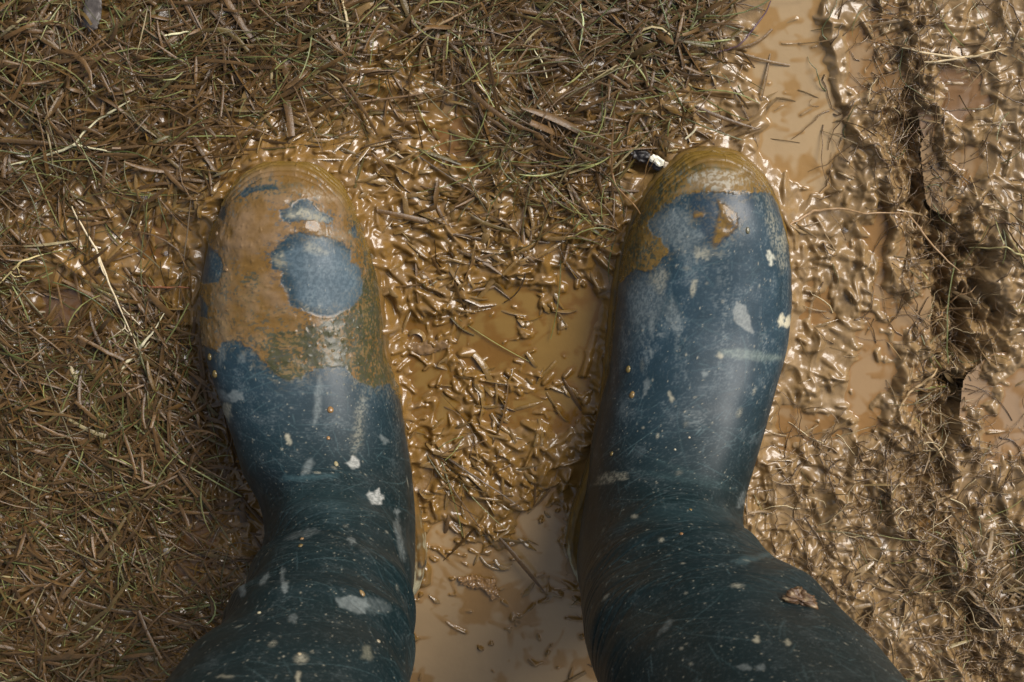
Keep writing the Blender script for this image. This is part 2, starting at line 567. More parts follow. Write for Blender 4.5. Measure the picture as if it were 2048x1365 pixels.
soft = ridge
for _ in range(7): soft = blur(soft)
ridge = blur(ridge) * .72 + soft * .55
# sharpen the undersides a little: push the mud down just below-left of every ridge
k = 3
sh = np.roll(np.roll(ridge, k, 0), k, 1)
fz += ridge - .30 * np.clip(np.roll(np.roll(ridge, -k, 0), -k, 1) - ridge, 0, None)
Z[fx] = fz
RID = np.zeros_like(Z)
RID[fx] = ridge

# base colour of the mud
gm = sample(GMAP, PX, PY)
n1 = fbm(X / .05, Y / .05, 70, 4)
n2 = fbm(X / .012, Y / .012, 75, 3)
ochre = np.array([.290, .158, .040])
tan = np.array([.400, .262, .122])
umber = np.array([.125, .070, .022])
mauve = np.array([.270, .182, .095])
rightness = sstep(1150, 1600, PX) * sstep(-200, 150, PX)
col = mix(ochre, tan, np.clip(rightness * .75 + .25 * sstep(.0, .6, n1), 0, 1))
col = mix(col, mauve, .45 * sstep(.05, .5, n2))
col = mix(col, umber, np.clip(.95 * sstep(.40, .85, gm + .15 * n1), 0, 1))
col = col * .66
rough = .18 + .08 * n2 + .10 * (RID > .0004) * 0 + .04 * sstep(.5, .9, gm)
rough = np.clip(rough + .06 * sstep(.35, .7, CH) + .10 * sstep(.35, .7, CH) * sstep(-.1, .4, n1), .12, .55)

verts = np.stack([X, Y, Z], -1).reshape(-1, 3)
faces = grid_faces(*X.shape)
ground = make_mesh("ground", verts, faces, M_mud, colors=col.reshape(-1, 3), floats={"rough": rough})
tag(ground, kind="structure")


def zground(x, y):
    """height of the finished ground at world points"""
    i = np.clip(np.searchsorted(ys, y) - 1, 0, len(ys) - 2)
    j = np.clip(np.searchsorted(xs, x) - 1, 0, len(xs) - 2)
    ty = np.clip((y - ys[i]) / (ys[i + 1] - ys[i]), 0, 1)
    tx = np.clip((x - xs[j]) / (xs[j + 1] - xs[j]), 0, 1)
    return (Z[i, j] * (1 - tx) + Z[i, j + 1] * tx) * (1 - ty) + (Z[i + 1, j] * (1 - tx) + Z[i + 1, j + 1] * tx) * ty


# ------------------------------------------------------------------ puddles: muddy water standing in the dips, with a lip where it meets the mud
WATER = np.full(Z.shape, -1.0)
for poly, lev, colr in POOLS:
    pa = np.array(poly)
    box = (PX > pa[:, 0].min() - 45) & (PX < pa[:, 0].max() + 45) & (PY > pa[:, 1].min() - 45) & (PY < pa[:, 1].max() + 45)
    ii, jj = np.where(box)
    if len(ii) == 0: continue
    s_ = slice(ii.min(), ii.max() + 1), slice(jj.min(), jj.max() + 1)
    zz = Z[s_]
    lz = lev + .00028 * np.exp(np.clip((zz - lev) / .0009, -8, 1.0)) - .0002
    sdf = poly_sdf(PX[s_], PY[s_], poly)
    ok = (zz < lev + .0012) & (sdf < 40) & (BD[s_] > -.006)
    fm = ok[:-1, :-1] & ok[1:, :-1] & ok[:-1, 1:] & ok[1:, 1:]
    if not fm.any(): continue
    f = grid_faces(*zz.shape, mask=fm)
    used, inv = np.unique(f, return_inverse=True)
    f = inv.reshape(-1, 4)
    v = np.stack([X[s_], Y[s_], lz], -1).reshape(-1, 3)[used]
    nn = fbm(v[:, 0] / .045, v[:, 1] / .045, 90, 4)
    shallow = sstep(.0028, .0006, (lev - zz).reshape(-1)[used])
    colr = tuple(np.array(colr) * .68)
    c = mix(np.array(colr), np.array(colr) * np.array([.80, .66, .42]), np.clip(.95 * sstep(.10, .24, nn) + .85 * shallow, 0, 1))  # sharp noise patches put pale sky reflection against ochre into the water colour
    pd = make_mesh("puddle", v, f, M_puddle, colors=c)
    tag(pd, kind="structure")
    W_ = WATER[s_]
    W_[ok] = lz[ok]

# ------------------------------------------------------------------ boots


def resample_keys(keys, s, n):
    """smooth interpolation of key columns against s"""
    keys = np.asarray(keys, float)
    q = np.linspace(s[0], s[-1], n)
    out = np.zeros((n, keys.shape[1]))
    m = np.gradient(keys, s, axis=0)
    i = np.clip(np.searchsorted(s, q, side='right') - 1, 0, len(s) - 2)
    h = (s[i + 1] - s[i])
    t = (q - s[i]) / h
    t, h = t[:, None], h[:, None]
    out = ((2 * t ** 3 - 3 * t ** 2 + 1) * keys[i] + (t ** 3 - 2 * t ** 2 + t) * h * m[i]
           + (-2 * t ** 3 + 3 * t ** 2) * keys[i + 1] + (t ** 3 - t ** 2) * h * m[i + 1])
    return out


def build_boot(B, side, name_label, MUD, seed):
    NT, NS = 560, 980
    keys = []     # yF zF yB zB cxF cxB hw midfrac eU eL
    tx, ty = P(*B['tip'], ZW)
    ty -= .003
    foot = [(ty, tx, 0.0)]
    for (r, xl, xr) in B['rows']:
        x0, y0 = P(xl, r, ZW); x1, _ = P(xr, r, ZW)
        foot.append((float(y0) - .002, float(x0 + x1) / 2, float(x1 - x0) / 2 - .0030))
    dy = ty + .0745     # toe offset from the table
    for (y, cx, hw) in foot:
        if y < -.222: continue
        yy = y - (dy * np.clip((y + .2) / (ty + .2), 0, 1))
        zt = float(np.interp(yy, TOPZ_Y[1:], TOPZ_Z[1:]))
        if hw == 0:
            keys.append([y, ZW + .0005, y, ZW - .0005, cx, cx, .0004, .5, 1, 1])
        else:
            zb = max(0.0, .024 * (1 - (ty - y) / .010)) if ty - y < .010 else 0.0
            keys.append([y, zt, y, zb, cx, cx, hw, .42, .86, .55])
    for kf, cf, cb, hw in zip(FAN, B['cxF'], B['cxB'], B['hw']):
        a_ = np.clip((kf[1] - .094) / .08, 0, 1)
        keys.append([kf[0], kf[1], kf[2], kf[3], cf, cb, hw, .42 + .08 * a_, .86 + .14 * a_, .6 + .4 * a_])
    keys = np.array(keys)
    # path parameter
    mid = np.stack([keys[:, 4], keys[:, 0] * .65 + keys[:, 2] * .35, keys[:, 1] * .65 + keys[:, 3] * .35], 1)
    s = np.concatenate([[0], np.cumsum(np.linalg.norm(np.diff(mid, axis=0), axis=1) + .002)])
    K = resample_keys(keys, s, NS)
    K[:, 6] = np.maximum(K[:, 6], .0003)
    # round the very toe: half-width grows like a square root
    th = np.linspace(0, 2 * math.pi, NT, endpoint=False)
    c, sn = np.cos(th), np.sin(th)
    up = c > 0
    eU, eL = K[:, 8:9], K[:, 9:10]
    ex = np.where(up[None], eU, eL)
    cc = np.sign(c)[None] * np.abs(c)[None] ** ex
    ss = np.sign(sn)[None] * np.abs(sn)[None] ** ex
    mfrac = K[:, 7:8]
    t = np.where(up[None], mfrac + (1 - mfrac) * cc, mfrac + mfrac * cc)      # 0 at B, 1 at F
    yy = K[:, 2:3] + (K[:, 0:1] - K[:, 2:3]) * t
    zz = K[:, 3:4] + (K[:, 1:2] - K[:, 3:4]) * t
    xx = K[:, 5:6] + (K[:, 4:5] - K[:, 5:6]) * t + K[:, 6:7] * ss
    # wellington vamp: a soft ridge along the top of the foot and over the instep
    V = np.stack([xx, yy, zz], -1)

    def normals(V):
        du = np.roll(V, -1, 1) - np.roll(V, 1, 1)
        dv = np.gradient(V, axis=0)
        n = np.cross(dv, du)
        n /= np.linalg.norm(n, axis=-1, keepdims=True) + 1e-12
        return n
    N = normals(V)
    cen = V.mean(1, keepdims=True)
    if np.sum((V - cen) * N) < 0: N = -N
    # creases of the ankle and shaft
    fz_ = V[..., 2]
    front = np.clip(cc, 0, 1)
    side_c = np.abs(ss)
    wav = .010 * perlin(V[..., 0] / .05 + seed, V[..., 2] / .06, seed + 3)
    D = np.zeros(xx.shape)
    sl = .16 * (V[..., 0] - K[:, 4:5]) * (1 if side > 0 else -1)

    side_fade = 1 - .75 * (sstep(.6, .95, side_c) if side > 0 else 0)

    def fold(z0, w, amp, drop=.045):
        zc = fz_ + drop * side_c ** 2 + wav + sl - z0
        return side_fade * amp * np.exp(-(zc / w) ** 2)
    shaft = sstep(.10, .15, fz_)
    if side < 0:
        D += shaft * (fold(.150, .009, .0030) - fold(.176, .013, .0042) + fold(.207, .012, .0022) - fold(.232, .015, .0026)
                      + fold(.262, .009, .0030) - fold(.288, .018, .0034) + fold(.33, .02, .002))
    else:
        D += shaft * (fold(.148, .010, .0022) - fold(.165, .012, .0028) + fold(.182, .010, .0040) - fold(.208, .016, .0046)
                      + fold(.248, .011, .0046) - fold(.272, .018, .0036) + fold(.32, .02, .002))
    D += .0010 * perlin(V[..., 0] / .03, V[..., 1] / .03 + V[..., 2] / .03, seed + 5)
    D *= (.80 if side < 0 else .50)
    crease = 1 - np.abs(perlin(V[..., 0] / .05 + seed, (V[..., 2] + .25 * V[..., 1]) / .011 + .8 * perlin(V[..., 0] / .03, V[..., 2] / .03, seed + 56), seed + 55)) * 3
    D -= .0005 * np.clip(crease, 0, 1) ** 2 * sstep(.105, .15, fz_) * sstep(.34, .22, fz_)
    V = V + N * D[..., None]
    N2 = normals(V)
    if np.sum(N2 * N) < 0: N2 = -N2
    N = N2
    U, W = PROJ(V[..., 0], V[..., 1], V[..., 2])
    camv = np.array([0, 0, H]) - V
    camv /= np.linalg.norm(camv, axis=-1, keepdims=True)
    facing = np.sum(camv * N, -1)
    jag = 5 * perlin(U / 16, W / 16, seed + 7) + 3 * perlin(U / 6, W / 6, seed + 8)
    jag2 = 5 * perlin(U / 16, W / 16, seed + 9) + 3 * perlin(U / 6, W / 6, seed + 10)
    Uj, Wj = U + jag, W + jag2
    # surface coordinates in metres for texture noise
    sa = (np.arange(NS) / NS * .62)[:, None] + 0 * U
    ta = (th / (2 * math.pi) * .34)[None] + 0 * U
    midp = V[:, [0, NT // 4, NT * 3 // 4]].mean(1)
    arc = np.concatenate([[0], np.cumsum(np.linalg.norm(np.diff(midp, axis=0), axis=1))])
    thc = np.where(th > math.pi, th - 2 * math.pi, th)
    sa3 = arc[:, None] + 0 * U + 5.0
    ta3 = thc[None] * np.maximum(K[:, 6:7], .012) * 1.05 + 5.0
    late = MUD.get('late', [])
    # ---- rubber and dust
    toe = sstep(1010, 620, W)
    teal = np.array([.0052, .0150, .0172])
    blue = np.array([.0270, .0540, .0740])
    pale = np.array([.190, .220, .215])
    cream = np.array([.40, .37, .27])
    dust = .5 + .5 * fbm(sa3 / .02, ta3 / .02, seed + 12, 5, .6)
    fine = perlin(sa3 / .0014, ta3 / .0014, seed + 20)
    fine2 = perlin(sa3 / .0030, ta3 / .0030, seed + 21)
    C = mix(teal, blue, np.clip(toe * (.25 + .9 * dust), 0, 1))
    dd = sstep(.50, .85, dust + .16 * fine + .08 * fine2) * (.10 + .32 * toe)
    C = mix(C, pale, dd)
    C = mix(C, pale, .10 * sstep(.20, .6, fine * .7 + fine2 * .5))
    chalk = sstep(.12, .45, fbm(sa3 / .05 + 2 * perlin(sa3 / .02, ta3 / .02, seed + 50) * .2, ta3 / .014, seed + 51, 5, .62)) * toe
    C = mix(C, pale, .34 * chalk * sstep(-.4, .4, fine + fine2))
    rough = .30 + .16 * dust + .08 * (1 - toe)
    tnk = np.zeros(U.shape)
    # dried splashes: flecks and scratches drawn in surface coordinates
    r_ = np.random.default_rng(seed)
    FL = np.zeros(U.shape); SC = np.zeros(U.shape)
    ds, dt = .62 / NS, .34 / NT
    for _ in range(2400):
        i, j = r_.integers(40, NS - 5), r_.integers(0, NT)
        if r_.random() < .35: j = int(r_.normal(0, 90)) % NT
        rad = abs(r_.normal(0, .00028)) + .00028
        if r_.random() < .03: rad *= r_.uniform(2, 5)
        el = r_.uniform(.7, 2.4)
        n_i, n_j = int(rad * el * 1.5 / ds) + 1, int(rad * 1.5 / dt) + 1
        I = np.arange(max(0, i - n_i), min(NS, i + n_i + 1)); J = np.arange(j - n_j, j + n_j + 1) % NT
        di = (I - i)[:, None] * ds / (rad * el); dj = (np.arange(-n_j, n_j + 1))[None] * dt / rad
        q = np.clip(1.25 - np.sqrt(di ** 2 + dj ** 2) * (1 + .4 * r_.random()), 0, 1) * r_.uniform(.25, 1)
        q = q * (1 - .8 * (r_.random(q.shape) < .25))
        FL[np.ix_(I, J)] = np.maximum(FL[np.ix_(I, J)], q)
    for _ in range(1300):
        i, j = float(r_.integers(30, NS)), float(int(r_.normal(0, 130)) % NT)
        L = r_.exponential(.014) + .004
        an = r_.uniform(0, 2 * math.pi)
        if 440 < i < 720 and r_.random() < .6: an = r_.choice([0, math.pi]) + r_.normal(math.pi / 2, .35); L *= 1.8
        kr = r_.normal(0, 7)
        st = int(L / .0004)
        tt = np.arange(st) * .0004
        aa = an + kr * tt
        pi_ = i + np.cumsum(np.cos(aa)) * .0004 / ds
        pj_ = j + np.cumsum(np.sin(aa)) * .0004 / dt
        ok = (pi_ > 0) & (pi_ < NS - 1)
        amp = r_.uniform(.03, .22) * (1.8 if r_.random() < .06 else 1) * (1 - np.abs(np.linspace(-1, 1, st)) ** 3)
        ii, jj = pi_[ok].astype(int), pj_[ok].astype(int) % NT
        np.maximum.at(SC, (ii, jj), amp[ok])
        np.maximum.at(SC, (np.minimum(ii + 1, NS - 1), jj), amp[ok] * .25)
    C = mix(C, np.array([.11, .18, .185]), np.clip(SC, 0, .6))
    C = mix(C, cream, np.clip(FL, 0, 1) * .62)
    rough = rough + .25 * (FL > .2)
    vis = (facing > .05)

    def stain_glint(poly, colr, amt, soft=4, grain=.5, thick=0.0, r=None):  # real stains, and toe highlights painted in as pale colour
        nonlocal C, rough, tnk
        pa = np.array(poly, float)
        box = vis & (U > pa[:, 0].min() - 30) & (U < pa[:, 0].max() + 30) & (W > pa[:, 1].min() - 30) & (W < pa[:, 1].max() + 30)
        if not box.any(): return
        d = poly_sdf(Uj[box] * .5 + U[box] * .5, Wj[box] * .5 + W[box] * .5, poly)
        soft = soft * 1.5
        k_ = sstep(soft, -soft, d) * amt * .9
        k_ = k_ * (1 - grain + grain * sstep(-.35, .35, fine[box] + fine2[box]))
        C[box] = mix(C[box], np.array(colr), k_)
        if r is not None: rough[box] = rough[box] * (1 - k_) + r * k_
        tnk[box] += thick * k_

    def ell(cx, cy, rx, ry, rot=0, n=14, jit=.2):
        r0 = np.random.default_rng(int(cx * 7 + cy))
        a_ = np.linspace(0, 2 * math.pi, n, endpoint=False)
        k_ = 1 + jit * r0.normal(0, 1, n)
        x_, y_ = rx * np.cos(a_) * k_, ry * np.sin(a_) * k_
        c_, s_ = math.cos(math.radians(rot)), math.sin(math.radians(rot))
        return list(zip(cx + x_ * c_ - y_ * s_, cy + x_ * s_ + y_ * c_))
    for args in MUD['stains_glints']:
        if args[0] == 'e':
            stain_glint(ell(*args[1][:5]), *args[2:])
        else:
            stain_glint(args[1], *args[2:])
    # ---- wet mud lying on the boot
    mud = np.zeros(U.shape)
    vv = vis | (V[..., 2] < .05)
    d = poly_sdf(Uj, Wj, MUD['cover'])
    mud = np.where(vv, sstep(2.0, -2.0, d), 0)
    dmin = np.abs(d)
    for h in MUD['holes']:
        dh = poly_sdf(Uj * .6 + U * .4, Wj * .6 + W * .4, h)
        mud = mud * (1 - np.where(vv, sstep(2.0, -2.0, dh), 0))
        dmin = np.minimum(dmin, np.abs(dh))
    for h in MUD['extra']:
        dh = poly_sdf(Uj * .7 + U * .3, Wj * .7 + W * .3, h)
        mud = np.maximum(mud, np.where(vis, sstep(4, -4, dh), 0))
        dmin = np.minimum(dmin, np.abs(dh))
    # low flanks stay muddy
    low = sstep(.034 + MUD['low'], .022 + MUD['low'], V[..., 2] + .006 * perlin(V[..., 1] / .012, V[..., 0] / .02, seed + 30) + .003 * fine2)
    mud = np.maximum(mud, low * MUD['lowamt'])
    thin = np.zeros(U.shape)
    for poly, am in MUD['thin']:
        dt_ = poly_sdf(Uj, Wj, poly)
        thin = np.maximum(thin, sstep(25, -25, dt_) * am)
    speck = fine * .6 + fine2 * .55 + .45 * perlin(sa3 / .010, ta3 / .010, seed + 31)
    open_ = sstep(.90 - .68 * thin, 1.02 - .68 * thin, .5 + .5 * speck)
    cover = mud * (1 - np.clip(thin * 1.6, 0, 1) * .85 * open_)

    lumps = np.clip(perlin(sa3 / .0032, ta3 / .0032, seed + 33) - .42, 0, 1) * 1.6
    mc = fbm(sa3 / .018, ta3 / .018, seed + 34, 4)
    Cm = mix(np.array(MUD['col']), np.array(MUD['col2']), sstep(-.35, .35, mc))
    Cm = mix(Cm, np.array([.085, .070, .020]), np.clip(thin * .85, 0, 1) * sstep(-.1, .45, .5 * mc + .3 * fine2 + thin * .3))
    fringe = np.where(vis, sstep(30, 0, dmin + 16 * perlin(sa3 / .007, ta3 / .007, seed + 52)), 0)
    C = mix(C, np.array([.120, .095, .050]), fringe * .45 * (1 - mud) * sstep(-.2, .35, fine * .8 + fine2 * .6))
    worn = fringe * mud * sstep(.05, .4, fine * .7 + fine2 * .6 + .3 * perlin(sa3 / .009, ta3 / .009, seed + 53))
    cover = cover * (1 - .75 * worn)
    rim = sstep(.050, .036, V[..., 2]) * sstep(.13, .06, K[:, 1:2])
    Cm = mix(Cm, np.array([.160, .096, .012]), .75 * rim)
    grit = sstep(.35, .75, perlin(sa3 / .0016, ta3 / .0016, seed + 40) * .7 + .4 * perlin(sa3 / .006, ta3 / .006, seed + 41))
    Cm = mix(Cm, np.array([.070, .050, .016]), .45 * grit)
    C = mix(C, np.array([.042, .044, .014]), mud * np.clip(thin * 1.3, 0, 1) * (.55 + .3 * sstep(-.3, .3, fine2)))
    C = mix(C, Cm, cover)
    for args in late:
        stain_glint(ell(*args[1][:5]), *args[2:])
    rough = rough * (1 - mud) + mud * (.15 + .10 * dust + .12 * thin)
    smooth_t = .0010 + .0011 * mc + .0005 * perlin(sa3 / .006, ta3 / .010, seed + 57) + .0008 * lumps * (1 + 1.2 * thin)
    tnk = tnk + mud * smooth_t * (1 - .5 * thin) * (1 - .6 * fringe) + .0002 * FL
    # welt lines round the toe and sides
    wz = V[..., 2] + .0012 * perlin(sa3 / .02, ta3 / .02, seed + 54)
    welt = sum(am_ * np.exp(-((wz - z_) / .0009) ** 2) for z_, am_ in ((.031, .9), (.036, 1.0), (.041, .8), (.0465, 1.0), (.0515, .6)))
    tnk = tnk - .0013 * welt * sstep(.115, .07, V[..., 2]) * sstep(.035, .012, ty - V[..., 1]) - .0011 * welt * .5 * sstep(.035, .02, V[..., 2])
    V = V + N * tnk[..., None]
    # rings for the turned-in top and the lining
    rings = [V]
    top = V[-1:]
    ctr = top.mean(1, keepdims=True)
    inn = ctr + (top - ctr) * .95
    q = inn.copy(); q[..., 2] += .001
    rings.append(q)
    for back, sc_ in ((12, .95), (140, .94), (330, .90)):
        q = V[NS - 1 - back:NS - back]
        c_ = q.mean(1, keepdims=True)
        rings.append(c_ + (q - c_) * sc_)
    VV = np.concatenate(rings, 0)
    CC = np.concatenate([C] + [np.tile(np.array([.03, .03, .028]), (1, NT, 1))] * 4, 0)
    RR = np.concatenate([rough] + [np.full((1, NT), .7)] * 4, 0)
    base = empty("rubber_boot", (float(K[300, 4]), -.25, 0.0))
    tag(base, name_label, "boot", "the pair of rubber boots")
    Vl = VV.reshape(-1, 3) - np.array(base.location)
    f = grid_faces(VV.shape[0], NT, wrap=True)
    # orientation outward
    if side:
        v0, v1, v2 = Vl[f[:, 0]], Vl[f[:, 1]], Vl[f[:, 2]]
        fn = np.cross(v1 - v0, v2 - v0)
        nn = N.reshape(-1, 3)
        m_ = f[:, 0] < NS * NT
        if np.sum(fn[m_] * nn[f[m_, 0]]) < 0: f = f[:, ::-1]
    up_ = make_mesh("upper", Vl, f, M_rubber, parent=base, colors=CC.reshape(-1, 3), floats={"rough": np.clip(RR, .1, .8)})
    # ---- sole: a ribbed slab a little wider than the upper
    o = outline(B)
    n = len(o)
    d_ = np.roll(o, -1, 0) - np.roll(o, 1, 0)
    nr = np.stack([d_[:, 1], -d_[:, 0]], 1)
    nr /= np.linalg.norm(nr, axis=1)[:, None] + 1e-9
    if 0.5 * np.sum(o[:, 0] * np.roll(o[:, 1], -1) - np.roll(o[:, 0], -1) * o[:, 1]) < 0: nr = -nr
    # dense resample
    L = np.concatenate([[0], np.cumsum(np.linalg.norm(np.diff(np.vstack([o, o[:1]]), axis=0), axis=1))])
    q = np.linspace(0, L[-1], 1100, endpoint=False)
    oo = np.stack([np.interp(q, L, np.append(o[:, k_], o[0, k_])) for k_ in (0, 1)], 1)
    nn_ = np.stack([np.interp(q, L, np.append(nr[:, k_], nr[0, k_])) for k_ in (0, 1)], 1)
    prof = [(-.020, -.002), (-.002, -.002), (0, .0), (.0002, .004), (.0, .010), (-.0008, .0112), (.0004, .0125), (.0006, .0155), (-.0006, .0168), (.0003, .0182),
            (.0, .0215), (-.0012, .0235), (-.0022, .0245), (-.0042, .0250), (-.0062, .0244), (-.012, .024)]
    prof = np.array(prof)
    pt = np.linspace(0, len(prof) - 1, 60)
    pr = np.stack([np.interp(pt, np.arange(len(prof)), prof[:, k_]) for k_ in (0, 1)], 1)
    SV = np.zeros((60, 1100, 3))
    w1 = perlin(oo[:, 0] / .006, oo[:, 1] / .006, seed + 60)
    for k_ in range(60):
        wob_ = .0006 * w1 * (pr[k_, 1] > .003)
        SV[k_, :, :2] = oo + nn_ * (pr[k_, 0] + wob_)[:, None]
        SV[k_, :, 2] = pr[k_, 1] + .0006 * perlin(oo[:, 0] / .02, oo[:, 1] / .02, seed + 61)
    nb = fbm(SV[..., 0] / .006 + SV[..., 2] / .004, SV[..., 1] / .012, seed + 62, 3)
    heelz = sstep(-.31, -.35, SV[..., 1])
    Cs = mix(np.array(MUD['col']), np.array([.10, .065, .025]), sstep(-.2, .5, nb))
    crust = heelz * sstep(-.15, .2, nb + 1.2 * perlin(SV[..., 2] / .0022, SV[..., 1] / .05, seed + 63)) * sstep(.006, .012, SV[..., 2])
    Cs = mix(Cs, np.array([.36, .33, .21]), crust * .8)
    Cs = mix(Cs, np.array([.02, .035, .04]), .7 * heelz * sstep(.1, .4, -nb))
    SVl = SV.reshape(-1, 3) - np.array(base.location)
    sf = grid_faces(60, 1100, wrap=True)[:, ::-1]
    make_mesh("sole", SVl, sf, M_rubber, parent=base, colors=Cs.reshape(-1, 3), floats={"rough": np.full(SVl.shape[0], .3) + crust.ravel() * .3})

    def on_surface(px, py):
        dd_ = (U - px) ** 2 + (W - py) ** 2 + (facing < .1) * 1e6
        k_ = int(np.argmin(dd_))
        return V.reshape(-1, 3)[k_], N.reshape(-1, 3)[k_]
    # hanging drops of thin mud
    for (px, py, rad, el, colr) in MUD['drops']:
        p, nrm = on_surface(px, py)
        bead(p, nrm, rad * .85, el, tuple(.62 * q_ for q_ in colr), base)
    return base, on_surface


def bead(p, nrm, rad, el, colr, parent):
    nv, nh = 14, 20
    nrm = Vector(nrm).normalized()
    t1 = Vector((0, 1, 0)) - nrm * nrm.y
    t1.normalize()
    t2 = nrm.cross(t1)
    vs, cs = [], []
    for i in range(nv):
        a_ = i / (nv - 1) * math.pi * .62
        for j in range(nh):
            b_ = j / nh * 2 * math.pi
            rr = math.sin(a_) * rad
            hgt = (math.cos(a_) * .62 + .12) * rad
            q = Vector(p) + nrm * hgt + t1 * (rr * math.cos(b_) * el * (1 + .12 * math.cos(b_))) + t2 * (rr * math.sin(b_))
            vs.append(q - parent.location)
            cs.append(colr)
    make_mesh("mud_drop", np.array([list(v) for v in vs]), grid_faces(nv, nh, wrap=True), M_drop, parent=parent, colors=np.array(cs))


pal, crm = (.20, .225, .215), (.38, .35, .25)
MUDL = dict(
    cover=[(380, 250), (800, 250), (860, 900), (781, 770), (740, 773), (705, 757), (692, 733), (660, 733), (621, 741), (602, 755), (580, 758), (561, 757),
           (537, 735), (513, 708), (480, 684), (445, 684), (437, 703), (407, 694), (380, 694)],
    holes=[[(580, 470), (602, 466), (643, 473), (683, 484), (700, 500), (702, 525), (721, 538), (725, 582), (710, 611), (672, 630), (643, 634), (610, 622),
            (580, 614), (575, 587), (561, 563), (564, 544), (545, 538), (540, 508), (556, 490)],
           [(556, 422), (580, 416), (597, 400), (616, 396), (629, 414), (667, 438), (656, 449), (626, 441), (610, 443), (567, 446)],
           [(452, 408), (453, 427), (445, 443), (436, 438), (439, 422)],
           [(416, 487), (432, 505), (445, 525), (446, 549), (437, 565), (404, 567), (395, 541)],
           [(392, 574), (408, 600), (415, 617), (416, 640), (404, 634), (392, 610)],
           [(478, 393), (488, 378), (510, 372), (545, 368), (560, 384), (540, 380), (505, 384), (490, 395)],
           [(700, 455), (708, 450), (716, 478), (708, 478)]],
    extra=[], thin=[([(400, 560), (470, 500), (540, 600), (520, 700), (400, 680)], .42), ([(440, 380), (520, 350), (640, 350), (700, 400), (640, 400), (540, 400), (470, 430)], .42), ([(640, 640), (700, 600), (735, 500), (770, 480), (800, 800), (600, 800), (520, 740), (520, 660), (600, 650)], .80),
                    ([(430, 640), (520, 600), (640, 640), (620, 740), (540, 740), (470, 680)], .45), ([(470, 540), (520, 530), (530, 580), (480, 580)], .65),
                    ([(680, 400), (730, 440), (780, 640), (740, 640), (700, 500)], .6), ([(560, 380), (640, 370), (660, 420), (580, 410)], .5)],
    low=.004, lowamt=.95, col=(.152, .083, .022), col2=(.200, .125, .062),
    stains_glints=[('p', [(575, 500), (640, 475), (720, 520), (728, 590), (690, 625), (640, 622), (592, 600), (590, 560), (560, 530)], (.135, .180, .205), .6, 6, .4, 0, .20),
            ('e', (612, 430, 42, 11, 12), crm, .75, 4, .6, .0003, .6), ('e', (560, 520, 10, 18, 0), crm, .7, 3, .7), ('e', (632, 500, 24, 9, 20), crm, .5, 5, .6),  # first entry: whitish toe patch with its highlight painted into the colour
            ('e', (470, 793, 14, 12, 0), pal, .7, 2, .2), ('e', (445, 790, 18, 8, 30), pal, .5, 3, .3), ('e', (455, 823, 9, 17, -20), crm, .7, 2, .4),
            ('e', (443, 705, 8, 22, -10), pal, .5, 4, .5), ('e', (484, 716, 7, 13, 20), pal, .5, 3, .3),
            ('e', (636, 800, 7, 42, 5), pal, .55, 3, .4), ('e', (718, 850, 9, 60, 8), crm, .35, 6, .8), ('e', (706, 926, 13, 11, 0), (.40, .40, .36), .9, 2, .35),
            ('e', (617, 933, 8, 16, 25), pal, .55, 3, .3), ('e', (768, 880, 12, 6, 30), pal, .55, 2, .3), ('e', (578, 880, 6, 11, -20), crm, .8, 2, .3),
            ('e', (752, 997, 17, 14, 0), (.46, .46, .42), .9, 2, .45), ('e', (793, 1024, 7, 6, 0), pal, .8, 2, .3), ('e', (800, 1085, 7, 44, -12), pal, .55, 3, .4),
            ('e', (708, 1210, 33, 17, 5), pal, .62, 2, .25), ('e', (750, 1212, 28, 14, 10), pal, .25, 4, .3), ('e', (484, 1180, 9, 13, 0), pal, .6, 2, .3),
            ('e', (570, 1175, 7, 10, 0), pal, .7, 2, .2), ('e', (566, 1150, 4, 16, 5), pal, .6, 2, .2), ('e', (586, 1238, 10, 10, 0), pal, .45, 2, .3),
            ('e', (530, 1158, 6, 14, 30), pal, .6, 2, .3), ('e', (612, 1068, 34, 8, -14), pal, .45, 3, .6), ('e', (702, 1082, 10, 6, 10), pal, .7, 2, .2),
            ('e', (735, 1305, 10, 16, 0), (.25, .24, .17), .5, 3, .3), ('e', (596, 1356, 5, 12, 0), crm, .8, 2, .2), ('e', (450, 1354, 18, 3, -5), crm, .6, 2, .3),
            ('e', (620, 955, 50, 5, -3), (.07, .13, .14), .5, 4, .3), ('e', (650, 1010, 75, 28, 0), (.035, .065, .070), .4, 18, .2)],  # lighter teal bands across the ankle
    drops=[(660, 821, .0024, 1.1, (.36, .20, .07)), (657, 877, .0014, 1.1, (.40, .22, .08)), (672, 929, .0016, 1.4, (.50, .42, .22)), (430, 750, .0028, 1.1, (.20, .14, .04)),
           (420, 715, .0024, 1.2, (.18, .13, .04)), (603, 1078, .0014, 1.0, (.36, .20, .07)), (601, 1092, .0015, 1.2, (.22, .15, .05)),
           (724, 1187, .0016, 1.6, (.34, .22, .09)), (518, 1226, .0013, 1.0, (.55, .48, .30)), (599, 1310, .0012, 1.0, (.55, .45, .28)),
           (454, 540, .0014, 1, (.36, .22, .10)), (437, 468, .0016, 1, (.36, .24, .14)), (757, 1284, .0014, 1, (.5, .42, .28))])
MUDL['late'] = [('e', (625, 388, 40, 9, 14), (.34, .26, .17), .6, 5, .8), ('e', (560, 375, 40, 6, -4), (.03, .045, .030), .6, 4, .7),  # first entry: toe highlight painted as a cream patch
                ('e', (655, 470, 30, 10, 10), (.26, .22, .15), .5, 6, .6), ('e', (670, 722, 26, 12, 0), (.22, .21, .17), .5, 6, .8)]
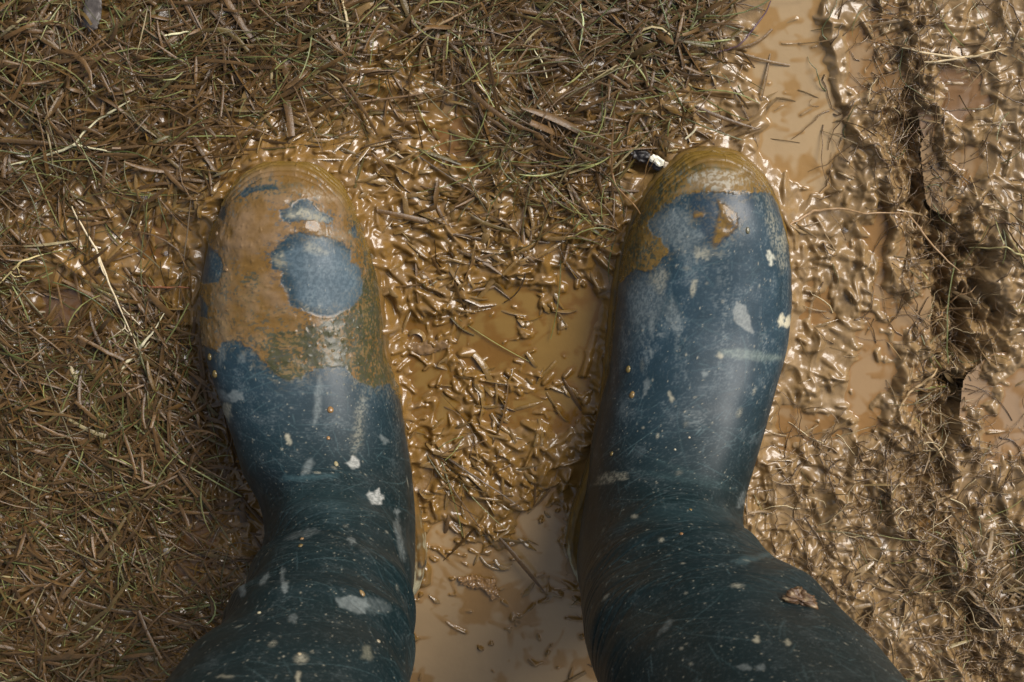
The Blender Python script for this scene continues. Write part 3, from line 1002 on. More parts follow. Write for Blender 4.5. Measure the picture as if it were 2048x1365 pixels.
MUDR = dict(
    late=[('e', (1440, 360, 52, 16, 2), (.36, .33, .26), .85, 6, .75), ('e', (1390, 372, 40, 6, -20), (.24, .17, .09), .7, 4, .4), ('e', (1420, 338, 70, 5, 2), (.045, .048, .018), .6, 3, .6)],  # first entry: pale dry patch plus the toe cap highlight, painted as colour
    cover=[(1150, 200), (1600, 200), (1600, 300), (1556, 394), (1538, 385), (1500, 387), (1470, 389), (1432, 385), (1375, 387), (1340, 406), (1313, 422), (1296, 449),
           (1302, 465), (1320, 480), (1337, 503), (1313, 533), (1302, 544), (1269, 538), (1253, 556), (1231, 578), (1224, 640), (1180, 640)],
    holes=[], extra=[[(1437, 400), (1449, 408), (1462, 420), (1478, 438), (1475, 454), (1460, 466), (1448, 476), (1436, 488), (1429, 494), (1424, 484), (1432, 462), (1437, 443), (1440, 425)],
                     [(1386, 428), (1407, 426), (1406, 434), (1388, 436)]],
    thin=[([(1330, 330), (1400, 325), (1420, 350), (1380, 390), (1290, 470), (1340, 500), (1300, 545), (1220, 590), (1235, 500), (1280, 400)], .62),
          ([(1380, 330), (1500, 335), (1530, 380), (1400, 385)], .35), ([(1280, 470), (1340, 470), (1340, 540), (1290, 545)], .6)],
    low=.006, lowamt=.92, col=(.170, .100, .024), col2=(.140, .082, .024),
    stains_glints=[('e', (1345, 455, 48, 34, 15), pal, .50, 8, .45), ('e', (1405, 505, 48, 14, 5), pal, .40, 8, .6), ('e', (1394, 508, 7, 14, 10), crm, .6, 2, .5), ('e', (1412, 508, 9, 12, 10), crm, .6, 2, .5),
            ('e', (1290, 600, 50, 40, -20), pal, .40, 10, .5), ('e', (1320, 560, 18, 26, 20), crm, .45, 5, .6), ('e', (1345, 630, 14, 32, -10), pal, .55, 4, .5),
            ('e', (1388, 575, 5, 18, 10), crm, .7, 2, .5), ('p', [(1463, 620), (1475, 604), (1490, 612), (1500, 640), (1506, 668), (1490, 660), (1470, 645)], (.30, .31, .28), .75, 2, .25),
            ('p', [(1383, 388), (1505, 388), (1508, 420), (1500, 433), (1486, 446), (1473, 462), (1448, 484), (1429, 498), (1402, 462), (1400, 440), (1383, 433)], (.012, .028, .045), .85, 3, .0, 0, .3),
            ('e', (1550, 470, 12, 70, -14), crm, .45, 5, .85), ('e', (1540, 515, 8, 14, -20), (.6, .58, .45), .85, 2, .4), ('e', (1568, 480, 7, 20, 0), crm, .6, 2, .6),
            ('e', (1570, 642, 12, 11, 0), (.66, .60, .42), .95, 2, .2), ('e', (1569, 641, 3, 4, 0), (.02, .05, .07), .9, 1, 0), ('e', (1500, 710, 62, 9, 6), (.20, .24, .20), .55, 4, .4),
            ('e', (1440, 711, 7, 5, 30), crm, .9, 2, .2), ('e', (1410, 746, 6, 8, 0), pal, .7, 2, .2), ('e', (1302, 650, 4, 24, 0), pal, .55, 2, .3), ('e', (1303, 707, 4, 10, 0), pal, .7, 2, .2),
            ('e', (1292, 775, 6, 18, 12), pal, .6, 2, .3), ('e', (1342, 795, 4, 11, -15), crm, .8, 2, .2), ('e', (1322, 669, 9, 4, -15), pal, .7, 2, .3),
            ('e', (1275, 640, 30, 55, 10), pal, .25, 14, .6), ('e', (1225, 955, 34, 10, -12), crm, .55, 3, .75), ('e', (1385, 838, 30, 14, 20), pal, .3, 5, .7),
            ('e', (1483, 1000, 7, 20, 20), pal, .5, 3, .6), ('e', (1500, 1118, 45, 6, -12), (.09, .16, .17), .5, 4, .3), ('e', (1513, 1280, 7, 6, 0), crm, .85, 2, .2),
            ('e', (1330, 1255, 20, 5, -50), pal, .5, 3, .5), ('e', (1490, 1335, 14, 6, 5), pal, .5, 2, .3), ('e', (1520, 1335, 12, 6, -5), pal, .5, 2, .3),
            ('e', (1575, 1285, 5, 7, 0), crm, .7, 2, .2), ('e', (1380, 1032, 80, 16, 8), (.030, .060, .065), .35, 16, .2), ('e', (1440, 362, 52, 15, 4), (.55, .50, .40), .8, 6, .6, .0003, .55),  # lighter teal ankle band; then dry toe patch with highlight painted in
            ('e', (1370, 960, 90, 6, 10), (.05, .09, .09), .35, 6, .5), ('e', (1380, 945, 80, 4, 18), (.05, .09, .09), .35, 6, .5)],  # thin lighter teal bands above the ankle
    drops=[(1257, 739, .0022, 1.3, (.26, .19, .06)), (1264, 790, .0022, 1.3, (.28, .18, .06)), (1224, 909, .0015, 1.3, (.20, .14, .04)), (1362, 1069, .0013, 1, (.34, .17, .06)),
           (1495, 462, .0016, 1.7, (.20, .18, .10)), (1382, 1020, .0010, 1.4, (.3, .2, .06)), (1378, 876, .0009, 1, (.6, .5, .35)), (1350, 900, .0009, 1, (.55, .5, .35))])
bootL, surfL = build_boot(LEFT, -1, "left-hand scuffed teal rubber boot with wet brown mud smeared over its whole toe", MUDL, 100)
bootR, surfR = build_boot(RIGHT, 1, "right-hand scuffed blue-grey rubber boot with mud only along its toe cap and inner edge", MUDR, 200)

# ------------------------------------------------------------------ grass


def surface_z(x, y):
    z = zground(x, y)
    i = np.clip(np.searchsorted(ys, y) - 1, 0, len(ys) - 2)
    j = np.clip(np.searchsorted(xs, x) - 1, 0, len(xs) - 2)
    return np.maximum(z, WATER[i, j])


def blades(name, n, seed, region='mat'):
    r = np.random.default_rng(seed)
    m = n * 6
    if region == 'outer':
        x = r.uniform(-1.1, 1.1, m); y = r.uniform(-1.2, .75, m)
        ppx, ppy = PROJ(x, y, np.full(m, .012))
        inn = (x > FX0) & (x < FX1) & (y > FY0) & (y < FY1)
        dens = np.where(inn, 0, .8 * sample(GMAP, np.clip(ppx, 60, 1980), np.clip(ppy, 60, 1300)) + .15)
    else:
        x = r.uniform(FX0, FX1, m); y = r.uniform(FY0, FY1, m)
        ppx, ppy = PROJ(x, y, np.full(m, .012))
        dens = sample(GMAP, ppx, ppy)
    cl = perlin(x / .03, y / .03, 60) * .6 + perlin(x / .012, y / .012, 61) * .35 + perlin(x / .075, y / .075, 62) * .5
    if region == 'coat':
        dens = np.clip(.75 * sample(SMAP, ppx, ppy), 0, 1) * (1 - .35 * sstep(1500, 1600, ppx))
    prob = np.clip(dens ** 1.6 * (1 + cl * 1.9), 0, 1)
    if region == 'mat':
        prob = prob * (1 - .85 * zones(ppx, ppy))
    keep = r.random(m) < prob
    keep &= boot_dist(x, y) > .002
    x, y, ppx, ppy, dens = [q[keep][:n] for q in (x, y, ppx, ppy, dens)]
    n = len(x)
    K = 7
    thin = (r.random(n) < .36) & (region != 'coat')
    nt = 150
    pick = r.choice(n, nt)
    tx_, ty_ = x[pick].copy(), y[pick].copy()
    ta_ = r.uniform(0, 2 * math.pi, nt)
    own = r.integers(0, nt, n)
    snap = thin & (r.random(n) < .45)
    x = np.where(snap, tx_[own] + r.normal(0, .0035, n), x)
    y = np.where(snap, ty_[own] + r.normal(0, .0035, n), y)
    right = sstep(1350, 1600, ppx)
    ln = r.gamma(4.0, .0052, n) + .006
    ln *= (1 - .3 * right)
    if region == 'coat': ln = r.uniform(.008, .024, n)
    wd = r.uniform(.0004, .0016, n)
    if region == 'coat': wd = r.uniform(.0007, .0018, n)
    wd *= (1 - .55 * right * (r.random(n) < .85))
    ang = r.uniform(0, 2 * math.pi, n)
    ln = np.where(thin, ln * r.uniform(1.0, 1.9, n), ln)
    wd = np.where(thin, r.uniform(.00028, .0006, n), wd)
    ang = np.where(snap, ta_[own] + r.normal(0, .8, n), ang)
    fld = 2.2 * perlin(x / .045, y / .045, 64)
    coh = ~snap & (r.random(n) < .60)
    ang = np.where(coh, fld + r.normal(0, .42, n) + math.pi * (r.random(n) < .5), ang)
    al = ~thin & (r.random(n) < .35 * sstep(420, 250, ppy) * sstep(1300, 1000, ppx))
    ang = np.where(al, r.normal(.35, .35, n), ang)
    curv = r.normal(0, .28, n) + (r.random(n) < .10) * r.normal(0, 1.4, n)
    curv = np.where(thin, r.normal(0, .75, n), curv)
    kink = (r.random(n) < .12) * r.normal(0, 1.2, n)
    t = np.linspace(0, 1, K)
    A = ang[:, None] + curv[:, None] * (t[None] - .5) + kink[:, None] * (t[None] > .55)
    st = ln[:, None] / (K - 1)
    cx = x[:, None] + np.cumsum(np.cos(A) * st, 1)
    cy = y[:, None] + np.cumsum(np.sin(A) * st, 1)
    bd = boot_dist(cx.ravel(), cy.ravel()).reshape(n, K)
    ok = (bd > .0008).all(1)
    zs = surface_z(cx.ravel(), cy.ravel()).reshape(n, K)
    layer = np.abs(r.normal(0, 1, n)) * .0034 * sstep(.3, .9, dens) * (.8 + .9 * np.clip(perlin(x / .02, y / .02, 63), -.5, 1)) + thin * .0012
    stand = (r.random(n) < .12) * r.uniform(.003, .014, n)
    if region == 'coat': layer *= .2; stand *= .2
    zl = np.linspace(0, 1, K)[None]
    zb = zs[:, :1] * (1 - zl) + zs[:, -1:] * zl
    dipside = r.choice([0, 1], n)[:, None]
    zz = np.maximum(zb, zs * .6 + zb * .4) + layer[:, None] + .0004 + stand[:, None] * zl + .0012 * np.sin(zl * math.pi)
    zz = zz - (.0016 if region != 'coat' else .0022) * (1 - zl) ** 2 * (r.random(n) < .7)[:, None]
    wd = np.where((r.random(n) < .05) & ~thin, wd * 1.9, wd)
    # width profile, rolled normal
    u = r.random(n)
    u = np.where(thin, .09 + r.random(n) * .48, .25 + .75 * u)
    wd = np.where((u > .975), wd * .6, wd)
    w = wd[:, None] * (np.sin(np.clip(t * .86 + .10, 0, 1) * math.pi) ** .6)[None]
    blunt = r.random(n) < .55
    w = w * (1 + .22 * r.normal(0, 1, (n, K)) * (region == 'coat'))
    w = np.where(blunt[:, None], wd[:, None] * (1 - .25 * t[None]), w)
    roll = r.normal(0, .6, n)[:, None] + r.normal(0, .35, n)[:, None] * t[None]
    nx, ny = -np.sin(A), np.cos(A)
    V = np.zeros((n, K, 3, 3))
    for q, sgn in enumerate((-1, 0, 1)):
        V[:, :, q, 0] = cx + nx * w * sgn * np.cos(roll)
        V[:, :, q, 1] = cy + ny * w * sgn * np.cos(roll)
        V[:, :, q, 2] = zz + w * sgn * np.sin(roll) + (.45 * w if sgn == 0 else 0)
    mudthin = thin
    # colour
    brown = np.array([.128, .067, .020]); dbrown = np.array([.042, .025, .010]); green = np.array([.060, .075, .016]); lime = np.array([.30, .31, .10])
    straw = np.array([.42, .34, .17]); mud_ = np.array([.19, .11, .045]); olive = np.array([.085, .070, .020])
    C = np.tile(brown, (n, 1))
    C = mix(C, dbrown, r.random(n) * .8)
    pg = .24
    C[u < pg] = mix(green, lime, r.random((u < pg).sum()) ** 2.2)
    C[(u >= pg) & (u < pg + .10)] = olive
    s_ = (u > .975)
    C[s_] = straw * r.uniform(.6, 1.1, (s_.sum(), 1))
    mudf = np.clip(r.normal(.38, .28, n) + .45 * right + (.75 if region == 'coat' else 0), 0, 1)
    mudf[s_] *= .3
    mudf[thin] *= .35
    if region == 'coat': mudf = np.where(r.random(n) < .85, np.clip(mudf, .88, 1), mudf)
    wd_thin = (u < pg) | s_
    if region == 'coat':
        mudc = .68 * mix(np.array([.280, .162, .042]), np.array([.400, .270, .125]), np.clip(right + .25 * r.random(n), 0, 1))
    else:
        mudc = .62 * mix(np.array([.225, .124, .040]), np.array([.370, .245, .110]), right)
    C = mix(C, mudc, mudf)
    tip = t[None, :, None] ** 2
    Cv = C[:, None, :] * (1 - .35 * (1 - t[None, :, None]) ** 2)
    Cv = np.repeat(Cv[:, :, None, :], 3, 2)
    V, Cv = V[ok], Cv[ok]
    n = len(V)
    idx = np.arange(n * K * 3).reshape(n, K, 3)
    f = np.stack([idx[:, :-1, :-1], idx[:, :-1, 1:], idx[:, 1:, 1:], idx[:, 1:, :-1]], -1).reshape(-1, 4)
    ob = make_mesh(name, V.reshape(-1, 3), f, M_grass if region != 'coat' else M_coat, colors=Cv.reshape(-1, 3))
    tag(ob, kind="stuff")
    return ob


g1 = blades("grass", 11000, 5)
tag(g1, "trampled wet brown and green grass matted over the mud", "grass")
g2 = blades("grass_litter", 1500, 6, 'coat')
tag(g2, "mud-coated grass bits stuck in the wet mud around and between the boots", "grass litter")
g3 = blades("grass", 16000, 7, 'outer')
tag(g3, "trampled wet grass farther out around the boots", "grass")


# fine roots hanging over the rut and torn fibres in the churned mud at the lower right
def roots(n, seed):
    r = np.random.default_rng(seed)
    ry = np.array([-60, 150, 330, 450, 600, 700, 800, 900, 1010, 1130, 1300, 1380.])
    rx = np.array([1790, 1800, 1830, 1868, 1915, 1908, 1885, 1870, 1830, 1880, 1960, 1980.])
    K = 9
    py = r.uniform(-60, 1400, n)
    px = np.interp(py, ry, rx) + r.normal(0, 34, n)
    k = r.random(n)
    m = k < .42
    px[m] = r.uniform(1540, 2060, m.sum()); py[m] = r.uniform(860, 1400, m.sum())
    m = k > .90
    px[m] = r.uniform(1640, 2060, m.sum()); py[m] = r.uniform(-40, 700, m.sum())
    x, y = P(px, py, .012)
    ok = boot_dist(x, y) > .012
    x, y = x[ok], y[ok]
    n = len(x)
    ln = r.gamma(3.5, .0055, n) + .006
    A0 = r.uniform(0, 2 * math.pi, n)
    A = A0[:, None] + np.cumsum(r.normal(0, .34, (n, K)), 1)
    cx = x[:, None] + np.cumsum(np.cos(A), 1) * ln[:, None] / K
    cy = y[:, None] + np.cumsum(np.sin(A), 1) * ln[:, None] / K
    zs = surface_z(cx.ravel(), cy.ravel()).reshape(n, K)
    zi = r.integers(0, 2, n)
    t = np.linspace(0, 1, K)[None]
    hi = np.maximum(zs[:, :1], zs[:, -1:])
    zz = np.maximum(zs + .0003, zs * .35 + (zs[:, :1] * (1 - t) + zs[:, -1:] * t) * .65) + np.sin(t * math.pi) * r.uniform(0, .004, n)[:, None] + .0003
    R = r.uniform(.00022, .0006, n)[:, None] * (1 - .6 * t)
    nx, ny = -np.sin(A), np.cos(A)
    V = np.zeros((n, K, 4, 3))
    for q, (u_, v_) in enumerate([(1, 0), (0, 1), (-1, 0), (0, -1)]):
        V[:, :, q, 0] = cx + nx * R * u_
        V[:, :, q, 1] = cy + ny * R * u_
        V[:, :, q, 2] = zz + R * v_
    C = mix(np.array([.22, .138, .062]), np.array([.08, .045, .02]), r.random(n))
    C[r.random(n) < .06] = (.46, .36, .20)
    C[r.random(n) < .02] = (.10, .11, .04)
    C = np.repeat(np.repeat(C[:, None, None, :], K, 1), 4, 2)
    idx = np.arange(n * K * 4).reshape(n, K, 4)
    idx = np.concatenate([idx, idx[:, :, :1]], 2)
    f = np.stack([idx[:, :-1, :-1], idx[:, :-1, 1:], idx[:, 1:, 1:], idx[:, 1:, :-1]], -1).reshape(-1, 4)
    ob = make_mesh("roots", V.reshape(-1, 3), f, M_coat, colors=C.reshape(-1, 3))
    tag(ob, "fine muddy roots and fibres along the dark rut and the churned mud at the right", "roots", kind="stuff")


roots(1500, 9)


# ------------------------------------------------------------------ single stalks
def tube_pts(pts, rad, nseg=8, flat=.6, per=6, seed=0):
    pts = np.array(pts, float)
    rad = np.array(rad, float)
    n = len(pts)
    s = np.arange(n)
    q = np.linspace(0, n - 1, (n - 1) * per + 1)
    m = np.gradient(pts, axis=0)
    i = np.clip(q.astype(int), 0, n - 2)
    t = (q - i)[:, None]
    C = ((2 * t ** 3 - 3 * t ** 2 + 1) * pts[i] + (t ** 3 - 2 * t ** 2 + t) * m[i] + (-2 * t ** 3 + 3 * t ** 2) * pts[i + 1] + (t ** 3 - t ** 2) * m[i + 1])
    R = np.interp(q, s, rad)
    T = np.gradient(C, axis=0)
    T /= np.linalg.norm(T, axis=1)[:, None] + 1e-12
    up = np.array([0, 0, 1.0])
    S = np.cross(T, up); S /= np.linalg.norm(S, axis=1)[:, None] + 1e-9
    U_ = np.cross(S, T)
    a_ = np.linspace(0, 2 * math.pi, nseg, endpoint=False)
    V = C[:, None] + S[:, None] * (R[:, None] * np.cos(a_))[..., None] + U_[:, None] * (R[:, None] * flat * np.sin(a_))[..., None]
    return V.reshape(-1, 3), grid_faces(len(C), nseg, wrap=True)


def stalk(name, label, cat, strands, colr, group=None, mat=None):
    """strands: list of (list of (px, py, lift mm), list of widths mm); the first is the stem, the others its branches"""
    root = None
    for si, (pl, wd) in enumerate(strands):
        pts = []
        for (px, py, lf) in pl:
            x, y = P(px, py, .014)
            pts.append((float(x), float(y), lf))
        n = len(pts)
        a_ = np.array(pts)
        # subdivide so that it follows the ground loosely
        q = np.linspace(0, n - 1, (n - 1) * 3 + 1)
        xx = np.interp(q, np.arange(n), a_[:, 0]); yy = np.interp(q, np.arange(n), a_[:, 1]); lf = np.interp(q, np.arange(n), a_[:, 2])
        zg = surface_z(xx, yy)
        kz = np.convolve(np.pad(zg, 2, mode='edge'), np.ones(5) / 5, 'valid')
        zz = np.maximum(kz, zg * .5 + kz * .5) + lf * .001
        rr = np.interp(np.linspace(0, 1, len(q)), np.linspace(0, 1, len(wd)), wd) * .0005
        xx = xx + rng.normal(0, .00018, len(q)); yy = yy + rng.normal(0, .00018, len(q))
        V, f = tube_pts(np.stack([xx, yy, zz], 1), rr)
        base = np.array([pts[0][0], pts[0][1], zz[0]])
        cc = np.array(colr if si == 0 or len(strands) == 1 else colr) * (.85 + .3 * np.random.default_rng(si + int(pl[0][0])).random((len(V), 1)))
        if root is None:
            root = make_mesh(name, V - base, f, mat or M_straw, colors=cc)
            root.location = base
            org = base
        else:
            make_mesh("branch", V - org, f, mat or M_straw, colors=cc, parent=root)
    tag(root, label, cat, group)
    return root


ST_, GR, RD = (.66, .54, .34), (.22, .26, .07), (.20, .10, .055)
MD = (.33, .20, .09)
stalk("straw_stalk", "long pale straw stalk lying slanted beside the toe of the mud-smeared boot", "straw",
      [([(146, 412, 3), (151, 421, 5), (176, 460, 7), (200, 499, 7), (226, 566, 7), (255, 637, 6), (271, 676, 6), (297, 744, 4)], [.6, 1.0, 1.2, 1.3, 1.4, 1.1, .9, 1.0, .5]),
       ([(198, 492, 7), (206, 520, 8), (216, 548, 7)], [1.0, 1.7, .5]),
       ([(255, 637, 6), (253, 653, 6), (230, 671, 4)], [1.0, .8, .4]), ([(253, 653, 6), (272, 674, 5)], [.8, .4]),
       ([(250, 612, 5), (268, 632, 5), (290, 655, 3)], [.8, .7, .3])], ST_)
stalk("straw_stalk", "pale split straw blade crossing the lower end of the long stalk", "straw",
      [([(229, 769, 3), (245, 742, 4), (258, 721, 5), (275, 702, 5), (290, 686, 6), (309, 663, 5), (338, 616, 4)], [.6, 1.8, 2.4, 2.6, 2.2, 1.2, .5]),
       ([(231, 766, 3), (250, 751, 4), (267, 737, 4), (285, 706, 4), (302, 680, 4)], [.6, 1.4, 1.6, 1.2, .5]), ([(275, 690, 4), (264, 662, 3), (238, 722, 3)], [.4, .4, .3])], (.56, .50, .32))
stalk("straw_stalk", "short yellow curly straw at the left edge of the photo", "straw",
      [([(2, 566, 4), (26, 544, 5), (48, 521, 6), (68, 514, 5), (92, 507, 4)], [.9, 1.3, 1.5, 1.2, .8]), ([(48, 521, 6), (42, 533, 5), (44, 545, 4)], [.9, .7, .4]),
       ([(26, 544, 5), (34, 552, 5), (52, 552, 4), (62, 542, 3)], [.6, .7, .6, .3])], (.58, .46, .20))
stalk("straw_stalk", "forked pale grass stem with an upper fork, above and left of the long straw stalk", "straw",
      [([(17, 331, 2), (60, 322, 3), (103, 308, 4), (130, 300, 5), (154, 289, 6), (190, 296, 6), (243, 306, 5)], [.8, 1.3, 1.6, 1.8, 1.8, 1.2, .9]),
       ([(154, 289, 6), (175, 262, 5), (200, 240, 4), (222, 226, 5), (263, 202, 4)], [1.4, 1.4, 1.1, 1.8, .8])], (.50, .45, .27))
stalk("straw_piece", "short bright straw piece near the top left of the photo", "straw", [([(331, 73, 4), (355, 68, 6), (379, 63, 6)], [.9, 1.7, .7])], (.66, .62, .36))
stalk("grass_stalk", "long thin brown stem lying flat across the mud above the boots' gap", "stem",
      [([(640, 216, 2), (700, 207, 3), (770, 198, 3), (837, 188, 4), (890, 176, 4), (939, 164, 4)], [1.2, 1.8, 1.5, 1.3, 1.1, .7])], (.17, .10, .045))
stalk("grass_stalk", "second brown stem, just below the long thin one above the boots' gap", "stem",
      [([(815, 216, 2), (870, 195, 3), (900, 185, 3), (940, 178, 3)], [1.4, 1.6, 1.0, .6])], (.19, .13, .06))
stalk("grass_stalk", "thin reddish stem curving down onto the left edge of the right boot's toe", "stem",
      [([(1221, 296, 5), (1218, 327, 6), (1231, 370, 8), (1250, 392, 9), (1267, 408, 12), (1281, 432, 20), (1292, 462, 28), (1299, 496, 34)], [.5, .8, .9, .9, .9, .8, .7, .4])], (.26, .14, .05))
stalk("straw_piece", "tiny pale cut straw just above the torn white leaf", "straw", [([(1369, 278, 7), (1388, 256, 9)], [1.5, 1.3])], (.72, .64, .42))
stalk("straw_stalk", "long pale straw bending across the mud near the top right corner", "straw",
      [([(1800, 96, 3), (1840, 106, 4), (1875, 111, 5), (1910, 115, 5), (1938, 114, 6), (1970, 105, 6), (2003, 97, 5)], [.7, 1.2, 1.5, 1.6, 1.4, 1.2, .6]),
       ([(1842, 125, 3), (1880, 122, 5), (1940, 112, 6)], [.6, 1.4, .9])], (.52, .40, .22))
stalk("grass_stalk", "long muddy root running diagonally over the dark rut in the mud", "root",
      [([(1800, 408, 3), (1827, 440, 6), (1861, 485, 12), (1899, 525, 16), (1924, 547, 14)], [.6, 1.1, 1.2, 1.1, .5])], MD)
stalk("grass_stalk", "pale curved stem at the right edge beside the dark rut", "stem",
      [([(1944, 498, 5), (1974, 497, 7), (2003, 490, 7), (2020, 502, 5), (2052, 512, 4)], [.6, 1.1, 1.0, 1.2, 1.2])], (.45, .38, .16))
stalk("grass_stalk", "mud-covered stem lying level on the mud right of the right boot's toe", "stem",
      [([(1575, 446, 1), (1600, 436, 2), (1625, 422, 3), (1660, 417, 4), (1690, 417, 4), (1724, 425, 4), (1765, 424, 5), (1804, 426, 4)], [1.2, 1.6, 1.8, 1.6, 1.5, 1.2, 1.0, .6])], MD)
stalk("grass_stalk", "dark purplish stem bending along the pale puddle at the top", "stem",
      [([(1541, 2, 4), (1530, 28, 4), (1511, 51, 4), (1495, 72, 4), (1479, 89, 3), (1455, 100, 3), (1432, 104, 2)], [.7, 1.0, 1.2, 1.1, 1.0, .8, .5])], (.09, .045, .055))
stalk("grass_stalk", "short red-brown stem touching the outer side of the mud-smeared boot's toe", "stem",
      [([(272, 570, 3), (310, 572, 4), (350, 571, 4), (385, 572, 3)], [.8, 1.5, 1.3, .7])], (.22, .08, .03))
stalk("grass_stalk", "thin dark upright stem just left of the mud-smeared boot's toe", "stem",
      [([(388, 395, 5), (383, 440, 6), (376, 500, 6), (367, 560, 5), (358, 625, 4)], [.6, .9, .9, .8, .4])], (.13, .09, .05))
stalk("grass_stalk", "straight muddy stem in the mud at lower right, below the puddle on the right", "stem",
      [([(1853, 862, 4), (1866, 885, 5), (1880, 905, 5), (1893, 935, 3)], [.9, 1.4, 1.3, .6])], (.40, .28, .14))
stalk("grass_stalk", "long slanted brown stem left of the dark rut, from the flat puddle up to it", "stem",
      [([(1795, 818, 2), (1815, 785, 4), (1840, 768, 5), (1858, 752, 6), (1875, 738, 6)], [1.0, 1.7, 2.0, 1.7, 1.0])], (.36, .24, .11))
stalk("grass_stalk", "thin tangled root hanging inside the dark rut", "root",
      [([(1893, 650, 2), (1905, 625, 8), (1922, 595, 14), (1932, 570, 16)], [.9, 1.2, 1.0, .5]), ([(1905, 625, 8), (1880, 640, 6), (1868, 652, 4)], [.8, .8, .4]),
       ([(1922, 595, 14), (1940, 590, 12), (1962, 575, 10)], [.8, .8, .4])], MD)
stalk("grass_stalk", "thin pale straw sloping between the stem above the gap and the top edge", "stem",
      [([(1172, 150, 3), (1220, 140, 6), (1290, 125, 5)], [.8, .9, .5])], (.34, .26, .14))
for i_, (pl, wd, c_) in enumerate([
        ([(1160, 10, 8), (1166, 50, 8), (1158, 100, 6)], [.5, 1.4, .5], (.42, .46, .22)), ([(1068, 100, 5), (1085, 125, 6), (1094, 158, 5)], [.6, 1.2, .8], (.60, .54, .32)),
        ([(935, 20, 5), (900, 40, 5), (850, 62, 4), (800, 92, 3)], [1.0, 1.8, 1.8, 1.2], (.24, .15, .07))]):
    stalk("grass_stalk", ["upright pale green blade standing near the top edge above the gap", "thin yellow bent blade above the gap, right of the small puddle",
                          "broad brown blade slanting near the top edge, left of the small puddle"][i_], "grass blade", [(pl, wd)], c_)


# ------------------------------------------------------------------ torn leaf, clod, dead leaf, bubbles
def lump_sheet(name, poly, zf, colr, thick, seed, label=None, cat=None, parent=None, org=None, mat=None, crump=.0015, freq=.006):
    """an irregular sheet with thickness from an outline in photo pixels"""
    pa = np.array(poly, float)
    x0, x1, y0, y1 = pa[:, 0].min(), pa[:, 0].max(), pa[:, 1].min(), pa[:, 1].max()
    n = 60
    gx, gy = np.meshgrid(np.linspace(x0, x1, n), np.linspace(y0, y1, n))
    jx = gx + (x1 - x0) * .04 * perlin(gx / 5, gy / 5, seed)
    jy = gy + (y1 - y0) * .04 * perlin(gx / 5, gy / 5, seed + 1)
    d = poly_sdf(jx, jy, poly)
    ok = d < 0
    z = zf(gx, gy)
    wx, wy = P(gx, gy, z)
    zt = z + crump * perlin(wx / freq, wy / freq, seed + 2) + crump * .5 * perlin(wx / freq * 2.3, wy / freq * 2.3, seed + 3)
    edge = sstep(0, min(x1 - x0, y1 - y0) * .18, -d)
    top = np.stack([wx, wy, zt + thick * (.25 + .75 * edge)], -1)
    bot = np.stack([wx, wy, zt - thick * .25], -1)
    fm = ok[:-1, :-1] & ok[1:, :-1] & ok[:-1, 1:] & ok[1:, 1:]
    f1 = grid_faces(n, n, mask=fm)
    f2 = f1[:, ::-1] + n * n
    from collections import Counter
    # boundary walls
    e = np.concatenate([f1[:, [0, 1]], f1[:, [1, 2]], f1[:, [2, 3]], f1[:, [3, 0]]])
    s = set(map(tuple, e.tolist()))
    walls = [(b_, a_, a_ + n * n, b_ + n * n) for (a_, b_) in s if (b_, a_) not in s]
    F = np.concatenate([f1, f2, np.array(walls, int).reshape(-1, 4)])
    V = np.concatenate([top.reshape(-1, 3), bot.reshape(-1, 3)])
    used, inv = np.unique(F, return_inverse=True)
    V, F = V[used], inv.reshape(-1, 4)
    o = V.mean(0) if org is None else np.array(org)
    nz = perlin(V[:, 0] / .003, V[:, 1] / .003, seed + 4)
    C = np.array(colr) * (1 + .22 * nz[:, None])
    ob = make_mesh(name, V - o, F, mat or M_straw, colors=C, parent=parent)
    if parent is None: ob.location = o
    if label: tag(ob, label, cat)
    return ob, o


leaf, lo = lump_sheet("torn_leaf", [(1250, 288), (1283, 300), (1300, 303), (1312, 312), (1330, 326), (1346, 338), (1352, 352), (1340, 356), (1322, 346), (1306, 340), (1290, 328), (1268, 318), (1252, 305)],
                      lambda a_, b_: .017 + 0 * a_, (.015, .011, .008), .0008, 300, "torn dark leaf with a white torn tip beside the right boot's toe cap", "leaf", crump=.002)
lump_sheet("white_tip", [(1298, 316), (1306, 309), (1316, 312), (1329, 321), (1327, 331), (1316, 334), (1308, 327), (1299, 323)],
           lambda a_, b_: .0215 + 0 * a_, (.82, .78, .62), .0012, 310, parent=leaf, org=lo, crump=.001)
lump_sheet("white_tip", [(1325, 343), (1334, 339), (1343, 346), (1349, 354), (1342, 356), (1333, 351)],
           lambda a_, b_: .0225 + 0 * a_, (.66, .60, .58), .0012, 311, parent=leaf, org=lo, crump=.001)
lump_sheet("leaf_rib", [(1327, 322), (1338, 325), (1345, 336), (1337, 342), (1326, 340)],
           lambda a_, b_: .0220 + 0 * a_, (.42, .34, .24), .0012, 312, parent=leaf, org=lo, crump=.001)
lump_sheet("dead_leaf", [(172, -10), (205, -10), (204, 30), (196, 58), (180, 66), (168, 50), (166, 20)],
           lambda a_, b_: .019 + 0 * a_, (.085, .070, .058), .0010, 320, "grey-brown dead leaf in the grass at the top left edge", "leaf", crump=.0015, freq=.012)
lump_sheet("dead_leaf", [(815, 688), (850, 684), (895, 680), (900, 694), (870, 706), (838, 712), (822, 706)],
           lambda a_, b_: .0135 + 0 * a_, (.17, .10, .042), .0010, 330, "crumpled mud-coated leaf in the muddy pool beside the mud-smeared boot", "leaf", mat=M_drop, crump=.0012, freq=.009)
